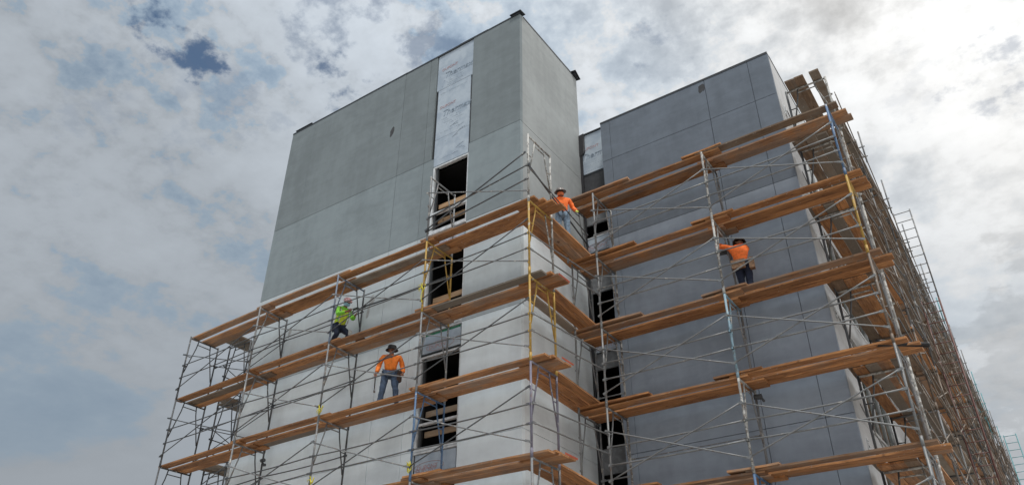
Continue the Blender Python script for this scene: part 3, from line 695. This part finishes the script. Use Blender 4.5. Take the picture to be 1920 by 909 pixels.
for k in range(0, 6):
    plank(sw, (XC[1]-.84, YO2+.12, zw(k, 0)+.096), (XC[1]+1.05, YO2+.12, zw(k, 0)+.096))
    plank(sw, (XC[1]-.80, YO2+.62, zw(k, 0)+.10), (XC[1]+.2, YO2+.62, zw(k, 0)+.10), M['plank_old'])
    plank(sw, (XC[2]-.55, YO2+.17, zw(k, 0)+.098), (XC[2]+.5, YO2+.17, zw(k, 0)+.098)); plank(sw, (XC[2]-.30, YO2+.62, zw(k, 0)+.10), (XC[2]+.78, YO2+.62, zw(k, 0)+.10), None)
# ---- scaffold along the wing's long side
ss = thing('scaffold', (-1.62, 16.47, GROUND), 'long receding scaffold on the right side of the wing, brown weathered decks stacked six high', 'scaffold')
YS = [16.47+3.05*i for i in range(15)]
def zs(k): return 12.19-LIFT*k
rs = random.Random(5); npl = 0
fcols = ['steel_dim', 'rust_pipe', 'steel_mid', 'rust_pipe', 'steel_mid', 'steel_dim', 'teal_pipe', 'rust_pipe', 'red_pipe']
for i, y in enumerate(YS):
    for k in range(-1, 7):
        z = zs(k)
        if not (inview((-1.62, y, z), 60) or inview((-1.62, y, z-LIFT), 60)): continue
        if rs.random() < .04 and i > 4: continue
        m1 = M['white_pipe'] if i == 0 else M[rs.choice(fcols[:6] if i < 9 else fcols)]
        # frame local y is the width direction; turned so it spans -x from the outer leg
        frame(ss, -1.62, y, z+.01, m1, 'fat' if i == 0 else 'mid', M['steel_dark'] if i < 3 else None, rot=R(90))
    if i == len(YS)-1: break
    y1 = YS[i+1]
    for k in range(-1, 5):
        z = zs(k); seen = inview((-2.1, y, z), 40) or inview((-2.1, y1, z), 40)
        if seen:
            xs = (-2.42, -2.18, -1.79) if k == -1 else (-2.50, -2.25, -2.00, -1.75)
            for j, x in enumerate(xs):
                if i > 5 and rs.random() < .06: continue
                o0 = .38+rs.uniform(0, .1) if i == 0 else rs.uniform(.05, .35); lf = .01+(.043 if i % 2 else 0)
                j0 = rs.uniform(-.02, .02)
                old = k <= 0 or rs.random() < .55
                plank(ss, (x+j0, y-o0, z+lf), (x+j0+rs.uniform(-.02, .02), y1+rs.uniform(.05, .35), z+lf+rs.uniform(-.004, .004)), M['plank_old'] if old else M['plank'])
                npl += 1
            if i == 0 and k > -2:
                for j, x in enumerate((-2.48, -2.20, -1.95)[:2 if k < 1 else 3]):
                    if k >= 0: plank(ss, (x-.12, 16.12+.0*j, z+.10), (x-.12, 16.95+rs.uniform(-.1, .15), z+.10), M['plank_old'])
        if inview((-1.6, y, z-1), 40) or inview((-1.6, y1, z-1), 40):
            mr = M[rs.choice(['steel_dim', 'rust_pipe', 'steel_mid', 'rust_pipe', 'rust_pipe'])]; x = -1.56
            rail(ss, (x, y, z-.95), (x, y1, z-.95), mr, .016, .01); rail(ss, (x, y, z-1.35), (x, y1, z-1.35), mr, .016, .01)
            rail(ss, (x+.03, y, z-1.72), (x+.03, y1, z-.6), M['rust_pipe'], .014, 0, 'cross_brace'); rail(ss, (x+.06, y, z-.6), (x+.06, y1, z-1.72), M['rust_pipe'], .014, 0, 'cross_brace')
            if i < 4:
                rail(ss, (-2.67, y, z-1.72), (-2.67, y1, z-.6), M['steel_mid'], .013, 0, 'cross_brace'); rail(ss, (-2.70, y, z-.6), (-2.70, y1, z-1.72), M['steel'], .013, 0, 'cross_brace')
    # stub posts and clamp brackets above the upper deck
    if i > 0:
        t = .35+rs.uniform(0, .25)
        mb = MB().tube([(-1.50, y+.1, zs(-1)-.75), (-1.50, y+.1, zs(-1)+t)], .022, 8).tube([(-1.62, y+.1, zs(-1)-.2), (-1.44, y+.1, zs(-1)-.2)], .018, 6).tube([(-1.62, y+.1, zs(-1)-.55), (-1.44, y+.1, zs(-1)-.55)], .018, 6)
        part(mb, 'side_bracket', M['teal_pipe'] if i in (5, 8, 9, 11) else M['steel_mid'], ss)
# ------------------------------------------------------------------ ladders
def ladder(x0, y, ztop, zbot, wdt, mt, label, mt2=None):
    t = thing('ladder', (x0, y, zbot), label, 'ladder', 'access ladders on the long side scaffold')
    Hh = ztop-zbot
    for xx in (0, wdt):
        cut = Hh-3.3 if mt2 else 0
        build(MB().tube([(xx, 0, cut), (xx, 0, Hh)], .022, 8), 'rail', mt, t)
        if mt2: build(MB().tube([(xx, 0, 0), (xx, 0, cut-.004)], .026, 8), 'rail', mt2, t)
    rm = fixed(MB().tube([(0, 0, 0), (wdt, 0, 0)], .014, 6), 'rung'); z = Hh-.06
    while z > .1:
        shared('rung', rm, t, mt if (mt2 is None or z > Hh-3.2) else mt2, (0, 0, z)); z -= .335
    return t
ladder(-1.60, 24.75, 14.62, 3.0, .50, M['steel_mid'], 'nearer grey access ladder rising above the top deck of the receding scaffold', M['red_pipe'])
ladder(-1.13, 42.5, 11.85, 3.5, .50, M['teal_pipe'], 'farthest small teal ladder at the lower right end of the receding scaffold')
# ------------------------------------------------------------------ loose things
# black drain pipe on the fourth deck
t = build(MB(), 'x', M['black_plastic']) if False else None
mb = MB(); a = Vector((-1.98, 15.72, zw(3, 0)+.19)); b = Vector((-1.17, 16.42, zw(3, 0)+.24)); d = (b-a)
a2 = Vector((-1.94, 15.25, 6.36)); b2 = Vector((-1.12, 15.80, 6.32)); dd = b2-a2
prof = [(0, .075), (.10, .075), (.22, .062), (.3, .05), (.96, .05), (.965, .058), (1.0, .058)]
mb.tube([a2+dd*q for q, _ in prof], [r_ for _, r_ in prof], 14)
mb.v = [tuple(Vector(p)-a2) for p in mb.v]
tag(build(mb, 'drain_pipe', M['black_plastic'], None, a2), 'black plastic pipe sticking out over the end of a plank deck at the right corner', 'pipe')
def knot(x, y, z, s, label, tail=.3, seed=1):
    rs = random.Random(seed); t = thing('tape_knot', (x, y, z), label, 'tape', 'yellow tape knots tied on the poles')
    mb = MB()
    mb.tube([(s*.30*math.cos(a)*.2+.0, .04*math.sin(a), s*.10*math.sin(2*a)) for a in [k*.5 for k in range(14)]], .012, 5)
    for k in range(4): 
        an = rs.uniform(0, 6.28); mb.tube([(0, -.03, 0), (s*.10*math.cos(an), -.05, s*.10*math.sin(an)), (s*.17*math.cos(an+.5), -.04, s*.15*math.sin(an+.5))], [.014, .010, .004], 5)
    build(mb, 'knot', M['caution'], t)
    tm = MB(); n = 6; wv = [(.02*math.sin(k*1.3), -.035, -tail*k/n) for k in range(n+1)]
    for k, p in enumerate(wv): tm.v += [(p[0]-.014, p[1], p[2]), (p[0]+.014, p[1]+.004*(-1)**k, p[2])]
    for k in range(n): tm.f.append((2*k, 2*k+1, 2*k+3, 2*k+2)); tm.sm.append(True)
    build(tm, 'tail', M['caution'], t)
knot(-10.99, YO-.05, 9.02, .9, 'yellow tape knot with hanging loop on the yellow pole left of the black opening', .42, 3)
knot(-11.02, YO-.05, 4.70, .9, 'yellow tape knot low on the blue pole beside the lowest white board', .12, 4)
knot(-14.03, YO-.05, 6.62, .9, 'yellow tape wrapped on the grey pole left of the worker in the black hat', .16, 5)
knot(-13.99, YO-.05, 4.9, .7, 'strip of yellow tape fluttering from the pole at the bottom edge of the photo', .38, 6)
def bucket(x, y, z, r, hgt, mt, label):
    t = thing('bucket', (x, y, z), label, 'bucket')
    mb = MB(); n = 16
    mb.tube([(0, 0, 0), (0, 0, hgt*.9), (0, 0, hgt*.92), (0, 0, hgt)], [r*.85, r, r*1.06, r*1.06], n, True)
    build(mb, 'pail', mt, t)
    build(MB().tube([(r*1.05*math.cos(a), .0, hgt*.9+r*.9*math.sin(a)*.7) for a in [math.pi*k/8 for k in range(9)]], .005, 5), 'handle', M['steel_mid'], t)
zd = ZF-2*LIFT+.05
bucket(-13.25, YO+.80, zd, .14, .32, M['bucket'], 'white plaster bucket on the deck right of the green-jacketed worker')
bucket(-13.62, YO+.60, zd, .13, .17, M['leather_dark'], 'low dark bucket on the deck near the green-jacketed worker')
mb = MB().box(-.28, .28, -.2, .2, 0, .03).box(-.2, .2, -.14, .14, .03, .07)
tag(build(mb, 'mortar_board', M['mud'], None, (-14.02, YO+.62, zd+.02)), 'flat pale mortar board lying on the deck by the kneeling green worker', 'board')
# swivel clamp on an inner pole at the lower left, coil on the wing's inner pole
cl_ = thing('pipe_clamp', (XS[1]+.0, YO+FWID, zl(3, 1)-.22), 'dark pipe clamp hanging on the inner pole below the third deck at left', 'clamp')
build(MB().tube([(-.06, 0, 0), (.06, 0, 0)], .05, 10).tube([(0, 0, -.06), (.12, -.02, -.14)], .022, 8).obox((.13, -.02, -.15), (.035, 0, 0), (0, .02, 0), (0, 0, .03)), 'jaw', M['steel_dark'], cl_)
cl2 = thing('pipe_clamp', (XC[2]+.04, YO2+FWID, zw(3, 0)-.12), 'dark clamp on the inner pole under the fourth deck of the wing scaffold', 'clamp')
build(MB().tube([(-.07, 0, 0), (.09, 0, -.02)], .06, 10).tube([(0.05, 0, 0), (.13, -.02, -.14)], .028, 8), 'jaw', M['steel_dark'], cl2)

# ------------------------------------------------------------------ people
def skin(name, verts, edges, mt, parent, sub=1, root=0):
    me = bpy.data.meshes.new(name); me.from_pydata([v[0] for v in verts], edges, []); me.materials.append(mt)
    o = bpy.data.objects.new(name, me); COL.objects.link(o); o.parent = parent
    md = o.modifiers.new('skin', 'SKIN'); md.use_smooth_shade = True; md.branch_smoothing = .3
    for i, v in enumerate(verts):
        r = v[1]; r = r if isinstance(r, tuple) else (r, r)
        me.skin_vertices[0].data[i].radius = r; me.skin_vertices[0].data[i].use_root = (i == root)
    s = o.modifiers.new('sub', 'SUBSURF'); s.levels = sub; s.render_levels = sub
    return o
def lerp(a, b, t): return tuple(Vector(a).lerp(Vector(b), t))
def person(root, J, mats, hat, extras=None):
    """J: joints in the person's frame (facing -Y)."""
    P_ = [J['pelvis'], J['waist'], J['chest'], J['neck'], J['head']]
    V = []; E = []
    def v(p, r, par=None):
        V.append((tuple(p), r)); 
        if par is not None: E.append((par, len(V)-1))
        return len(V)-1
    hd = Vector(J['head']); nk = Vector(J['neck']); u_ = (hd-nk).normalized(); f_ = Vector(J.get('look', (0, -1, 0))).normalized()
    pel = v(J['pelvis'], (.12, .09)); wa = v(J['waist'], (.11, .08), pel); ch = v(J['chest'], (.12, .08), wa)
    nb = v(nk-u_*.02, .052, ch); n2 = v(nk+u_*.05, .052, nb); jaw = v(hd-u_*.05+f_*.012, (.062, .068), n2); sk = v(hd+u_*.035-f_*.005, (.078, .086), jaw); tp = v(hd+u_*.10, (.05, .055), sk)
    for s in ('l', 'r'):
        sh, el, wr, hn = J['sh_'+s], J['el_'+s], J['wr_'+s], Vector(J['hand_'+s])
        a = v(sh, .058, ch); b = v(lerp(sh, el, .5), .048, a); c = v(el, .040, b); d = v(lerp(el, wr, .45), .036, c); e = v(wr, .026, d)
        pm = v(lerp(wr, hn, .9), (.036, .020), e)
        dr = (hn-Vector(wr)).normalized(); sd_ = dr.cross(Vector((0, 1, 0))); sd_ = sd_.normalized() if sd_.length > .1 else Vector((1, 0, 0)); cu = J.get('curl_'+s, Vector((0, -1, 0)))
        cu = Vector(cu)
        for q, (off, ln) in enumerate(((-.027, .062), (-.009, .074), (.009, .07), (.027, .056))):
            p0 = hn+sd_*off; p1 = p0+dr*ln*.55+cu*.012; p2 = p0+dr*ln*.9+cu*.036
            f1 = v(p0, .0095, pm); f2 = v(p1, .009, f1); v(p2, .0075, f2)
        th = Vector(wr).lerp(hn, .45)+sd_*-.032; t1 = v(th, .012, pm); v(th+dr*.045+cu*.02-sd_*.012, .009, t1)
        hp, kn, an, to = J['hip_'+s], J['kn_'+s], J['an_'+s], J['toe_'+s]
        a = v(hp, .085, pel); b = v(lerp(hp, kn, .5), .072, a); c = v(kn, .055, b); d = v(lerp(kn, an, .35), .055, c); e = v(an, .036, d); v(to, (.035, .025), e)
    body = skin('body', V, E, mats['skin'], root, 1)
    # nose and ears as part of the head, eyes set in it
    mb = MB(); side = u_.cross(f_).normalized()
    mb.tube([hd+u_*.03+f_*.075, hd+f_*.098-u_*.005, hd-u_*.012+f_*.084], [.006, .014, .010], 6)
    for s in (-1, 1): mb.tube([hd+side*s*.072+u_*.03, hd+side*s*.083+u_*.0, hd+side*s*.070-u_*.03], [.008, .016, .007], 6)
    build(mb, 'face', mats['skin'], root)
    e_ = MB()
    for s in (-1, 1): e_.obox(hd+side*s*.03+f_*.078+u_*.02, side*.014, f_*.006, u_*.007)
    e_.obox(hd+f_*.078-u_*.045, side*.022, f_*.004, u_*.004)
    build(e_, 'eyes', M['black_cloth'], root)
    # sweatshirt
    V = []; E = []
    pel = v(Vector(J['pelvis'])+Vector((0, 0, .03)), (.158, .118)); wa = v(J['waist'], (.152, .115), pel); ch = v(J['chest'], (.19, .13), wa); nb = v(nk-u_*.03, (.085, .075), ch)
    for s in ('l', 'r'):
        sh, el, wr = J['sh_'+s], J['el_'+s], J['wr_'+s]
        a = v(sh, .076, ch); b = v(lerp(sh, el, .5), .064, a); c = v(el, .056, b); d = v(lerp(el, wr, .5), .054, c); v(lerp(el, wr, .93), .042, d)
    sh_ = skin('shirt', V, E, mats['shirt'], root, 2)
    tx = bpy.data.textures.get('folds') or bpy.data.textures.new('folds', 'CLOUDS'); tx.noise_scale = .10; tx.noise_depth = 1
    dm = sh_.modifiers.new('folds', 'DISPLACE'); dm.texture = tx; dm.strength = .035; dm.mid_level = .5
    V = []; E = []
    pel = v(Vector(J['pelvis'])+Vector((0, 0, .02)), (.150, .112))
    for s in ('l', 'r'):
        hp, kn, an = J['hip_'+s], J['kn_'+s], J['an_'+s]
        a = v(hp, .102, pel); b = v(lerp(hp, kn, .5), .090, a); c = v(kn, .072, b); d = v(lerp(kn, an, .5), .068, c); v(lerp(kn, an, .97), .062, d)
    tr = skin('trousers', V, E, mats['pants'], root, 2)
    dm = tr.modifiers.new('folds', 'DISPLACE'); dm.texture = tx; dm.strength = .025; dm.mid_level = .5
    for s in ('l', 'r'):
        an, to = Vector(J['an_'+s]), Vector(J['toe_'+s])
        hl = an+Vector((0, 0, -.035))-(to-an).normalized()*.04
        skin('boot', [(tuple(an+Vector((0, 0, .05))), .052), (tuple(an-Vector((0, 0, .02))), .050), (tuple(lerp(an, to, .6)), (.048, .038)), (tuple(to), (.046, .032)), (tuple(hl), .042)], [(0, 1), (1, 2), (2, 3), (1, 4)], mats['boot'], root, 1)
    # belt
    pz = Vector(J['pelvis'])
    if hat:
        hat(root, hd, u_, f_, side)
    return body
def lathe(mb, c, u_, prof, n=18, sx=1.0):
    c = Vector(c); a = u_.cross(Vector((0, 1, 0))); a = a.normalized() if a.length > .1 else Vector((1, 0, 0)); b = u_.cross(a); i0 = len(mb.v)
    for r, z in prof:
        for j in range(n):
            t = 2*math.pi*j/n; mb.v.append(tuple(c+u_*z+(a*math.cos(t)+b*math.sin(t)*sx)*r))
    for k in range(len(prof)-1):
        for j in range(n):
            a0 = i0+k*n+j; a1 = i0+k*n+(j+1) % n; mb.f.append((a0, a1, a1+n, a0+n)); mb.sm.append(True)
def bucket_hat(mt):
    def f(root, hd, u_, f_, side):
        mb = MB(); lathe(mb, hd+u_*.035, u_, [(.148, -.045), (.138, -.025), (.105, .005), (.102, .055), (.088, .085), (.05, .098), (.0, .10)], sx=1.05); lathe(mb, hd+u_*.035, u_, [(.146, -.051), (.100, -.005), (.095, .05), (.0, .07)], sx=1.05)
        build(mb, 'hat', mt, root)
    return f
def hard_hat(mt, brim=True, mask=None):
    def f(root, hd, u_, f_, side):
        mb = MB(); b = .160 if brim else .125
        lathe(mb, hd+u_*.045, u_, [(b, -.02), (b-.008, -.010), (.118, .0), (.115, .03), (.098, .068), (.060, .095), (.0, .105)], sx=1.08); lathe(mb, hd+u_*.045, u_, [(b-.004, -.024), (.108, -.006), (.09, .05), (.0, .08)], sx=1.08)
        if not brim: mb.obox(hd+u_*.032+f_*.15, side*.07, f_*.04, u_*.006)
        for s in (-.02, .02): mb.tube([hd+u_*.045-f_*.11+side*s+u_*.035, hd+u_*.146+side*s, hd+u_*.045+f_*.11+side*s+u_*.035], .008, 6)
        build(mb, 'hard_hat', mt, root)
        if mask:
            m2 = MB(); lathe(m2, hd-u_*.045+f_*.018, u_, [(.072, -.05), (.088, -.02), (.086, .03), (.078, .045)], sx=.98); build(m2, 'face_cover', mask, root)
    return f
def base_joints(**k):
    J = dict(pelvis=(0, 0, .93), waist=(0, 0, 1.08), chest=(0, 0, 1.30), neck=(0, 0, 1.46), head=(0, -.015, 1.585),
             sh_l=(.185, 0, 1.40), el_l=(.25, .03, 1.13), wr_l=(.27, -.06, .90), hand_l=(.275, -.08, .82),
             sh_r=(-.185, 0, 1.40), el_r=(-.25, .03, 1.13), wr_r=(-.27, -.06, .90), hand_r=(-.275, -.08, .82),
             hip_l=(.095, 0, .90), kn_l=(.12, -.02, .49), an_l=(.13, .02, .09), toe_l=(.15, -.14, .035),
             hip_r=(-.095, 0, .90), kn_r=(-.12, -.02, .49), an_r=(-.13, .02, .09), toe_r=(-.15, -.14, .035))
    J.update(k); return J
def face_rz(dx_, dy_): return math.atan2(dy_, dx_)+math.pi/2
# A: orange sweatshirt, black bucket hat, feet apart on the third deck
A = thing('person', (-12.38, YO+.52, ZF-3*LIFT+.052), 'worker in orange sweatshirt, jeans and black bucket hat, standing with arms at his sides', 'person', rz=face_rz(.64, -.77))
jA = base_joints(hip_l=(.10, 0, .90), kn_l=(.15, -.05, .49), an_l=(.20, .0, .09), toe_l=(.25, -.15, .035), kn_r=(-.13, -.03, .49), an_r=(-.18, .02, .09), toe_r=(-.22, -.13, .035),
                 sh_l=(.20, 0, 1.40), el_l=(.27, .05, 1.15), wr_l=(.29, -.06, .93), hand_l=(.285, -.09, .86), el_r=(-.265, .05, 1.14), wr_r=(-.30, -.05, .91), hand_r=(-.305, -.08, .83))
A.scale = (1.08, 1.08, .93); person(A, jA, dict(skin=M['skin'], shirt=M['orange'], pants=M['jeans'], boot=M['black_cloth']), bucket_hat(M['black_cloth']))
build(MB().obox((0, -.10, 1.597), (.062, 0, 0), (0, .006, 0), (0, 0, .016)), 'sunglasses', M['black_plastic'], A)
build(MB().obox((.20, -.02, .82), (.055, .02, 0), (-.02, .05, 0), (0, 0, .12)).obox((.21, -.02, .96), (.06, .02, 0), (-.02, .055, 0), (0, 0, .03)), 'tool_pouch', M['leather_dark'], A)
mb = MB().tube([(-.30, -.10, .86), (-.30, -.10, .42)], .012, 7).obox((-.30, -.10, .41), (.02, 0, 0), (0, .055, 0), (0, 0, .018))
# G: lime jacket, leaning forward, knee bent, on the second deck
G = thing('person', (-14.33, YO+.55, ZF-2*LIFT+.055), 'worker in lime green high-visibility jacket and vest crouching forward, white and red hard hat', 'person', rz=face_rz(1, -.22))
jG = base_joints(pelvis=(0, .16, .72), waist=(0, .12, .87), chest=(0, .0, 1.10), neck=(0, -.06, 1.25), head=(0, -.12, 1.36), look=(0, -.93, -.35),
                 sh_l=(.185, -.02, 1.19), el_l=(.24, -.10, .95), wr_l=(.16, -.34, .93), hand_l=(.13, -.42, .94), sh_r=(-.185, -.02, 1.19), el_r=(-.24, -.12, .93), wr_r=(-.14, -.36, .95), hand_r=(-.10, -.45, .97),
                 hip_l=(.095, .15, .70), kn_l=(.14, -.16, .47), an_l=(.14, .05, .09), toe_l=(.15, -.10, .035), hip_r=(-.095, .15, .70), kn_r=(-.15, -.05, .42), an_r=(-.14, .28, .10), toe_r=(-.15, .14, .035))
person(G, jG, dict(skin=M['skin'], shirt=M['hivis'], pants=M['navy'], boot=M['boot']), hard_hat(M['hardhat_pink'], False, M['mask']))
skin('vest', [((0, .17, .74), (.172, .135)), ((0, .13, .88), (.165, .13)), ((0, .01, 1.09), (.19, .135)), ((0, -.04, 1.19), (.13, .09))], [(0, 1), (1, 2), (2, 3)], M['vest'], G, 2)
for sx in (-1, 1): build(MB().tube([(.115*sx, .13, 1.20), (.13*sx, -.09, 1.13), (.14*sx, -.10, .98), (.13*sx, -.02, .80)], .016, 6), 'reflective_strip', M['reflect'], G)
build(MB().tube([(.0, -.05, 1.26), (.06, .04, 1.25), (0, .10, 1.24), (-.06, .04, 1.25), (0, -.05, 1.26)], .045, 8), 'hood', M['hivis'], G)
for sx in (1,): build(MB().obox((.14*sx, -.225, .47), (.045, 0, 0), (0, .02, 0), (0, 0, .075)), 'knee_pad', M['mud'], G)
# C: orange sweatshirt, stickered hat, on the bridge deck
Cw = thing('person', (-8.30, 14.35, 10.38), 'worker in orange sweatshirt, faded jeans and wide-brimmed hard hat beside the tower, face covered', 'person', rz=face_rz(.62, -.78))
jC = base_joints(chest=(-.02, -.02, 1.30), neck=(-.03, -.03, 1.46), head=(-.04, -.05, 1.575), el_l=(.30, .02, 1.14), wr_l=(.34, -.16, .95), hand_l=(.35, -.21, .88), el_r=(-.27, .04, 1.15), wr_r=(-.12, -.22, 1.05), hand_r=(-.06, -.27, 1.03))
person(Cw, jC, dict(skin=M['skin'], shirt=M['orange_b'], pants=M['jeans_pale'], boot=M['boot']), hard_hat(M['hardhat_dark'], True, M['bandana']))
for hx in ('l', 'r'):
    wr, hn = Vector(jC['wr_'+hx]), Vector(jC['hand_'+hx]); dr = (hn-wr).normalized()
    skin('glove', [(tuple(wr+dr*.01), .036), (tuple(hn), (.046, .032)), (tuple(hn+dr*.05+Vector((0, -.015, 0))), (.04, .024)), (tuple(wr+dr*.05+Vector((.045, -.01, 0))), .016)], [(0, 1), (1, 2), (1, 3)], M['glove'], Cw, 1)
# B: orange sweatshirt seen from behind, reaching left at the wall
Bw = thing('person', (-4.33, YO2+.60, ZG-2*LIFT+.05), 'worker in orange sweatshirt seen from behind, arms raised at the blue-grey wall', 'person', rz=face_rz(-.15, 1))
jB = base_joints(pelvis=(0.02, .02, .82), waist=(.02, -.01, 1.02), hip_l=(.085, .02, .80), hip_r=(-.085, .02, .80), kn_l=(.08, -.03, .44), kn_r=(-.08, -.03, .44), an_l=(.08, .03, .09), an_r=(-.09, .03, .09), toe_l=(.09, -.13, .035), toe_r=(-.10, -.13, .035), chest=(.04, -.05, 1.30), neck=(.03, -.08, 1.45), head=(.00, -.14, 1.55), look=(.4, -.9, .1),
                 sh_l=(.20, -.07, 1.44), el_l=(.42, -.20, 1.62), wr_l=(.46, -.32, 1.74), hand_l=(.47, -.38, 1.80), sh_r=(-.15, -.08, 1.36), el_r=(-.02, -.32, 1.40), wr_r=(.22, -.42, 1.50), hand_r=(.28, -.44, 1.53))
jB['el_l'] = (.46, -.06, 1.56); jB['wr_l'] = (.36, -.24, 1.66); jB['hand_l'] = (.31, -.30, 1.70)
Bw.scale = (1.14, 1.1, .98); person(Bw, jB, dict(skin=M['skin'], shirt=M['orange_b'], pants=M['navy'], boot=M['black_cloth']), bucket_hat(M['leather_dark']))
build(MB().obox((.06, .17, .80), (.13, 0, 0), (0, .035, 0), (0, 0, .11)).obox((.06, .19, .86), (.14, 0, 0), (0, .04, 0), (0, 0, .025)).obox((-.19, .09, .80), (.05, 0, 0), (0, .06, 0), (0, 0, .14)), 'tool_pouch', M['leather'], Bw)
build(MB().tube([(.165*math.cos(a), .14*math.sin(a), .90) for a in [2*math.pi*k/16 for k in range(17)]], .024, 6), 'tool_belt', M['leather_dark'], Bw)
# hand tools
def tool(name, root, mbs, label, cat):
    t = thing(name, root.location, label, cat, rz=root.rotation_euler.z); t.scale = root.scale
    for nm, mbx, mt in mbs: build(mbx, nm, mt, t)
    return t
tool('hammer', A, [('handle', MB().tube([(-.31, -.10, .86), (-.30, -.08, .40)], .011, 7), M['black_plastic']), ('head', MB().obox((-.30, -.08, .40), (.018, 0, 0), (0, .06, 0), (0, 0, .018)), M['steel_mid'])], 'long-handled tool hanging from the right hand of the worker in the black bucket hat', 'hammer')
tool('trowel', G, [('blade', MB().obox((.0, -.62, .99), (.05, 0, 0), (0, .13, .02), (0, 0, .004)), M['steel_dark']), ('handle', MB().tube([(0, -.44, .96), (0, -.56, 1.0)], .015, 7), M['black_plastic'])], 'dark plastering trowel held out by the green-jacketed worker', 'trowel')
tool('trowel', Bw, [('blade', MB().obox((.36, -.46, 1.60), (.12, 0, 0), (0, .004, 0), (0, 0, .055)), M['steel_dark']), ('handle', MB().tube([(.30, -.40, 1.60), (.42, -.40, 1.60)], .016, 7), M['black_plastic'])], 'dark trowel pressed to the blue-grey wall by the worker seen from behind', 'trowel')
tool('hose', Cw, [('tube', MB().tube([(.40, -.55, 1.35), (.1, -.36, 1.16), (.0, -.28, 1.04), (-.04, -.24, .92)], .02, 7), M['black_plastic'])], 'short black hose in the hand of the worker at the tower corner', 'hose') if False else None
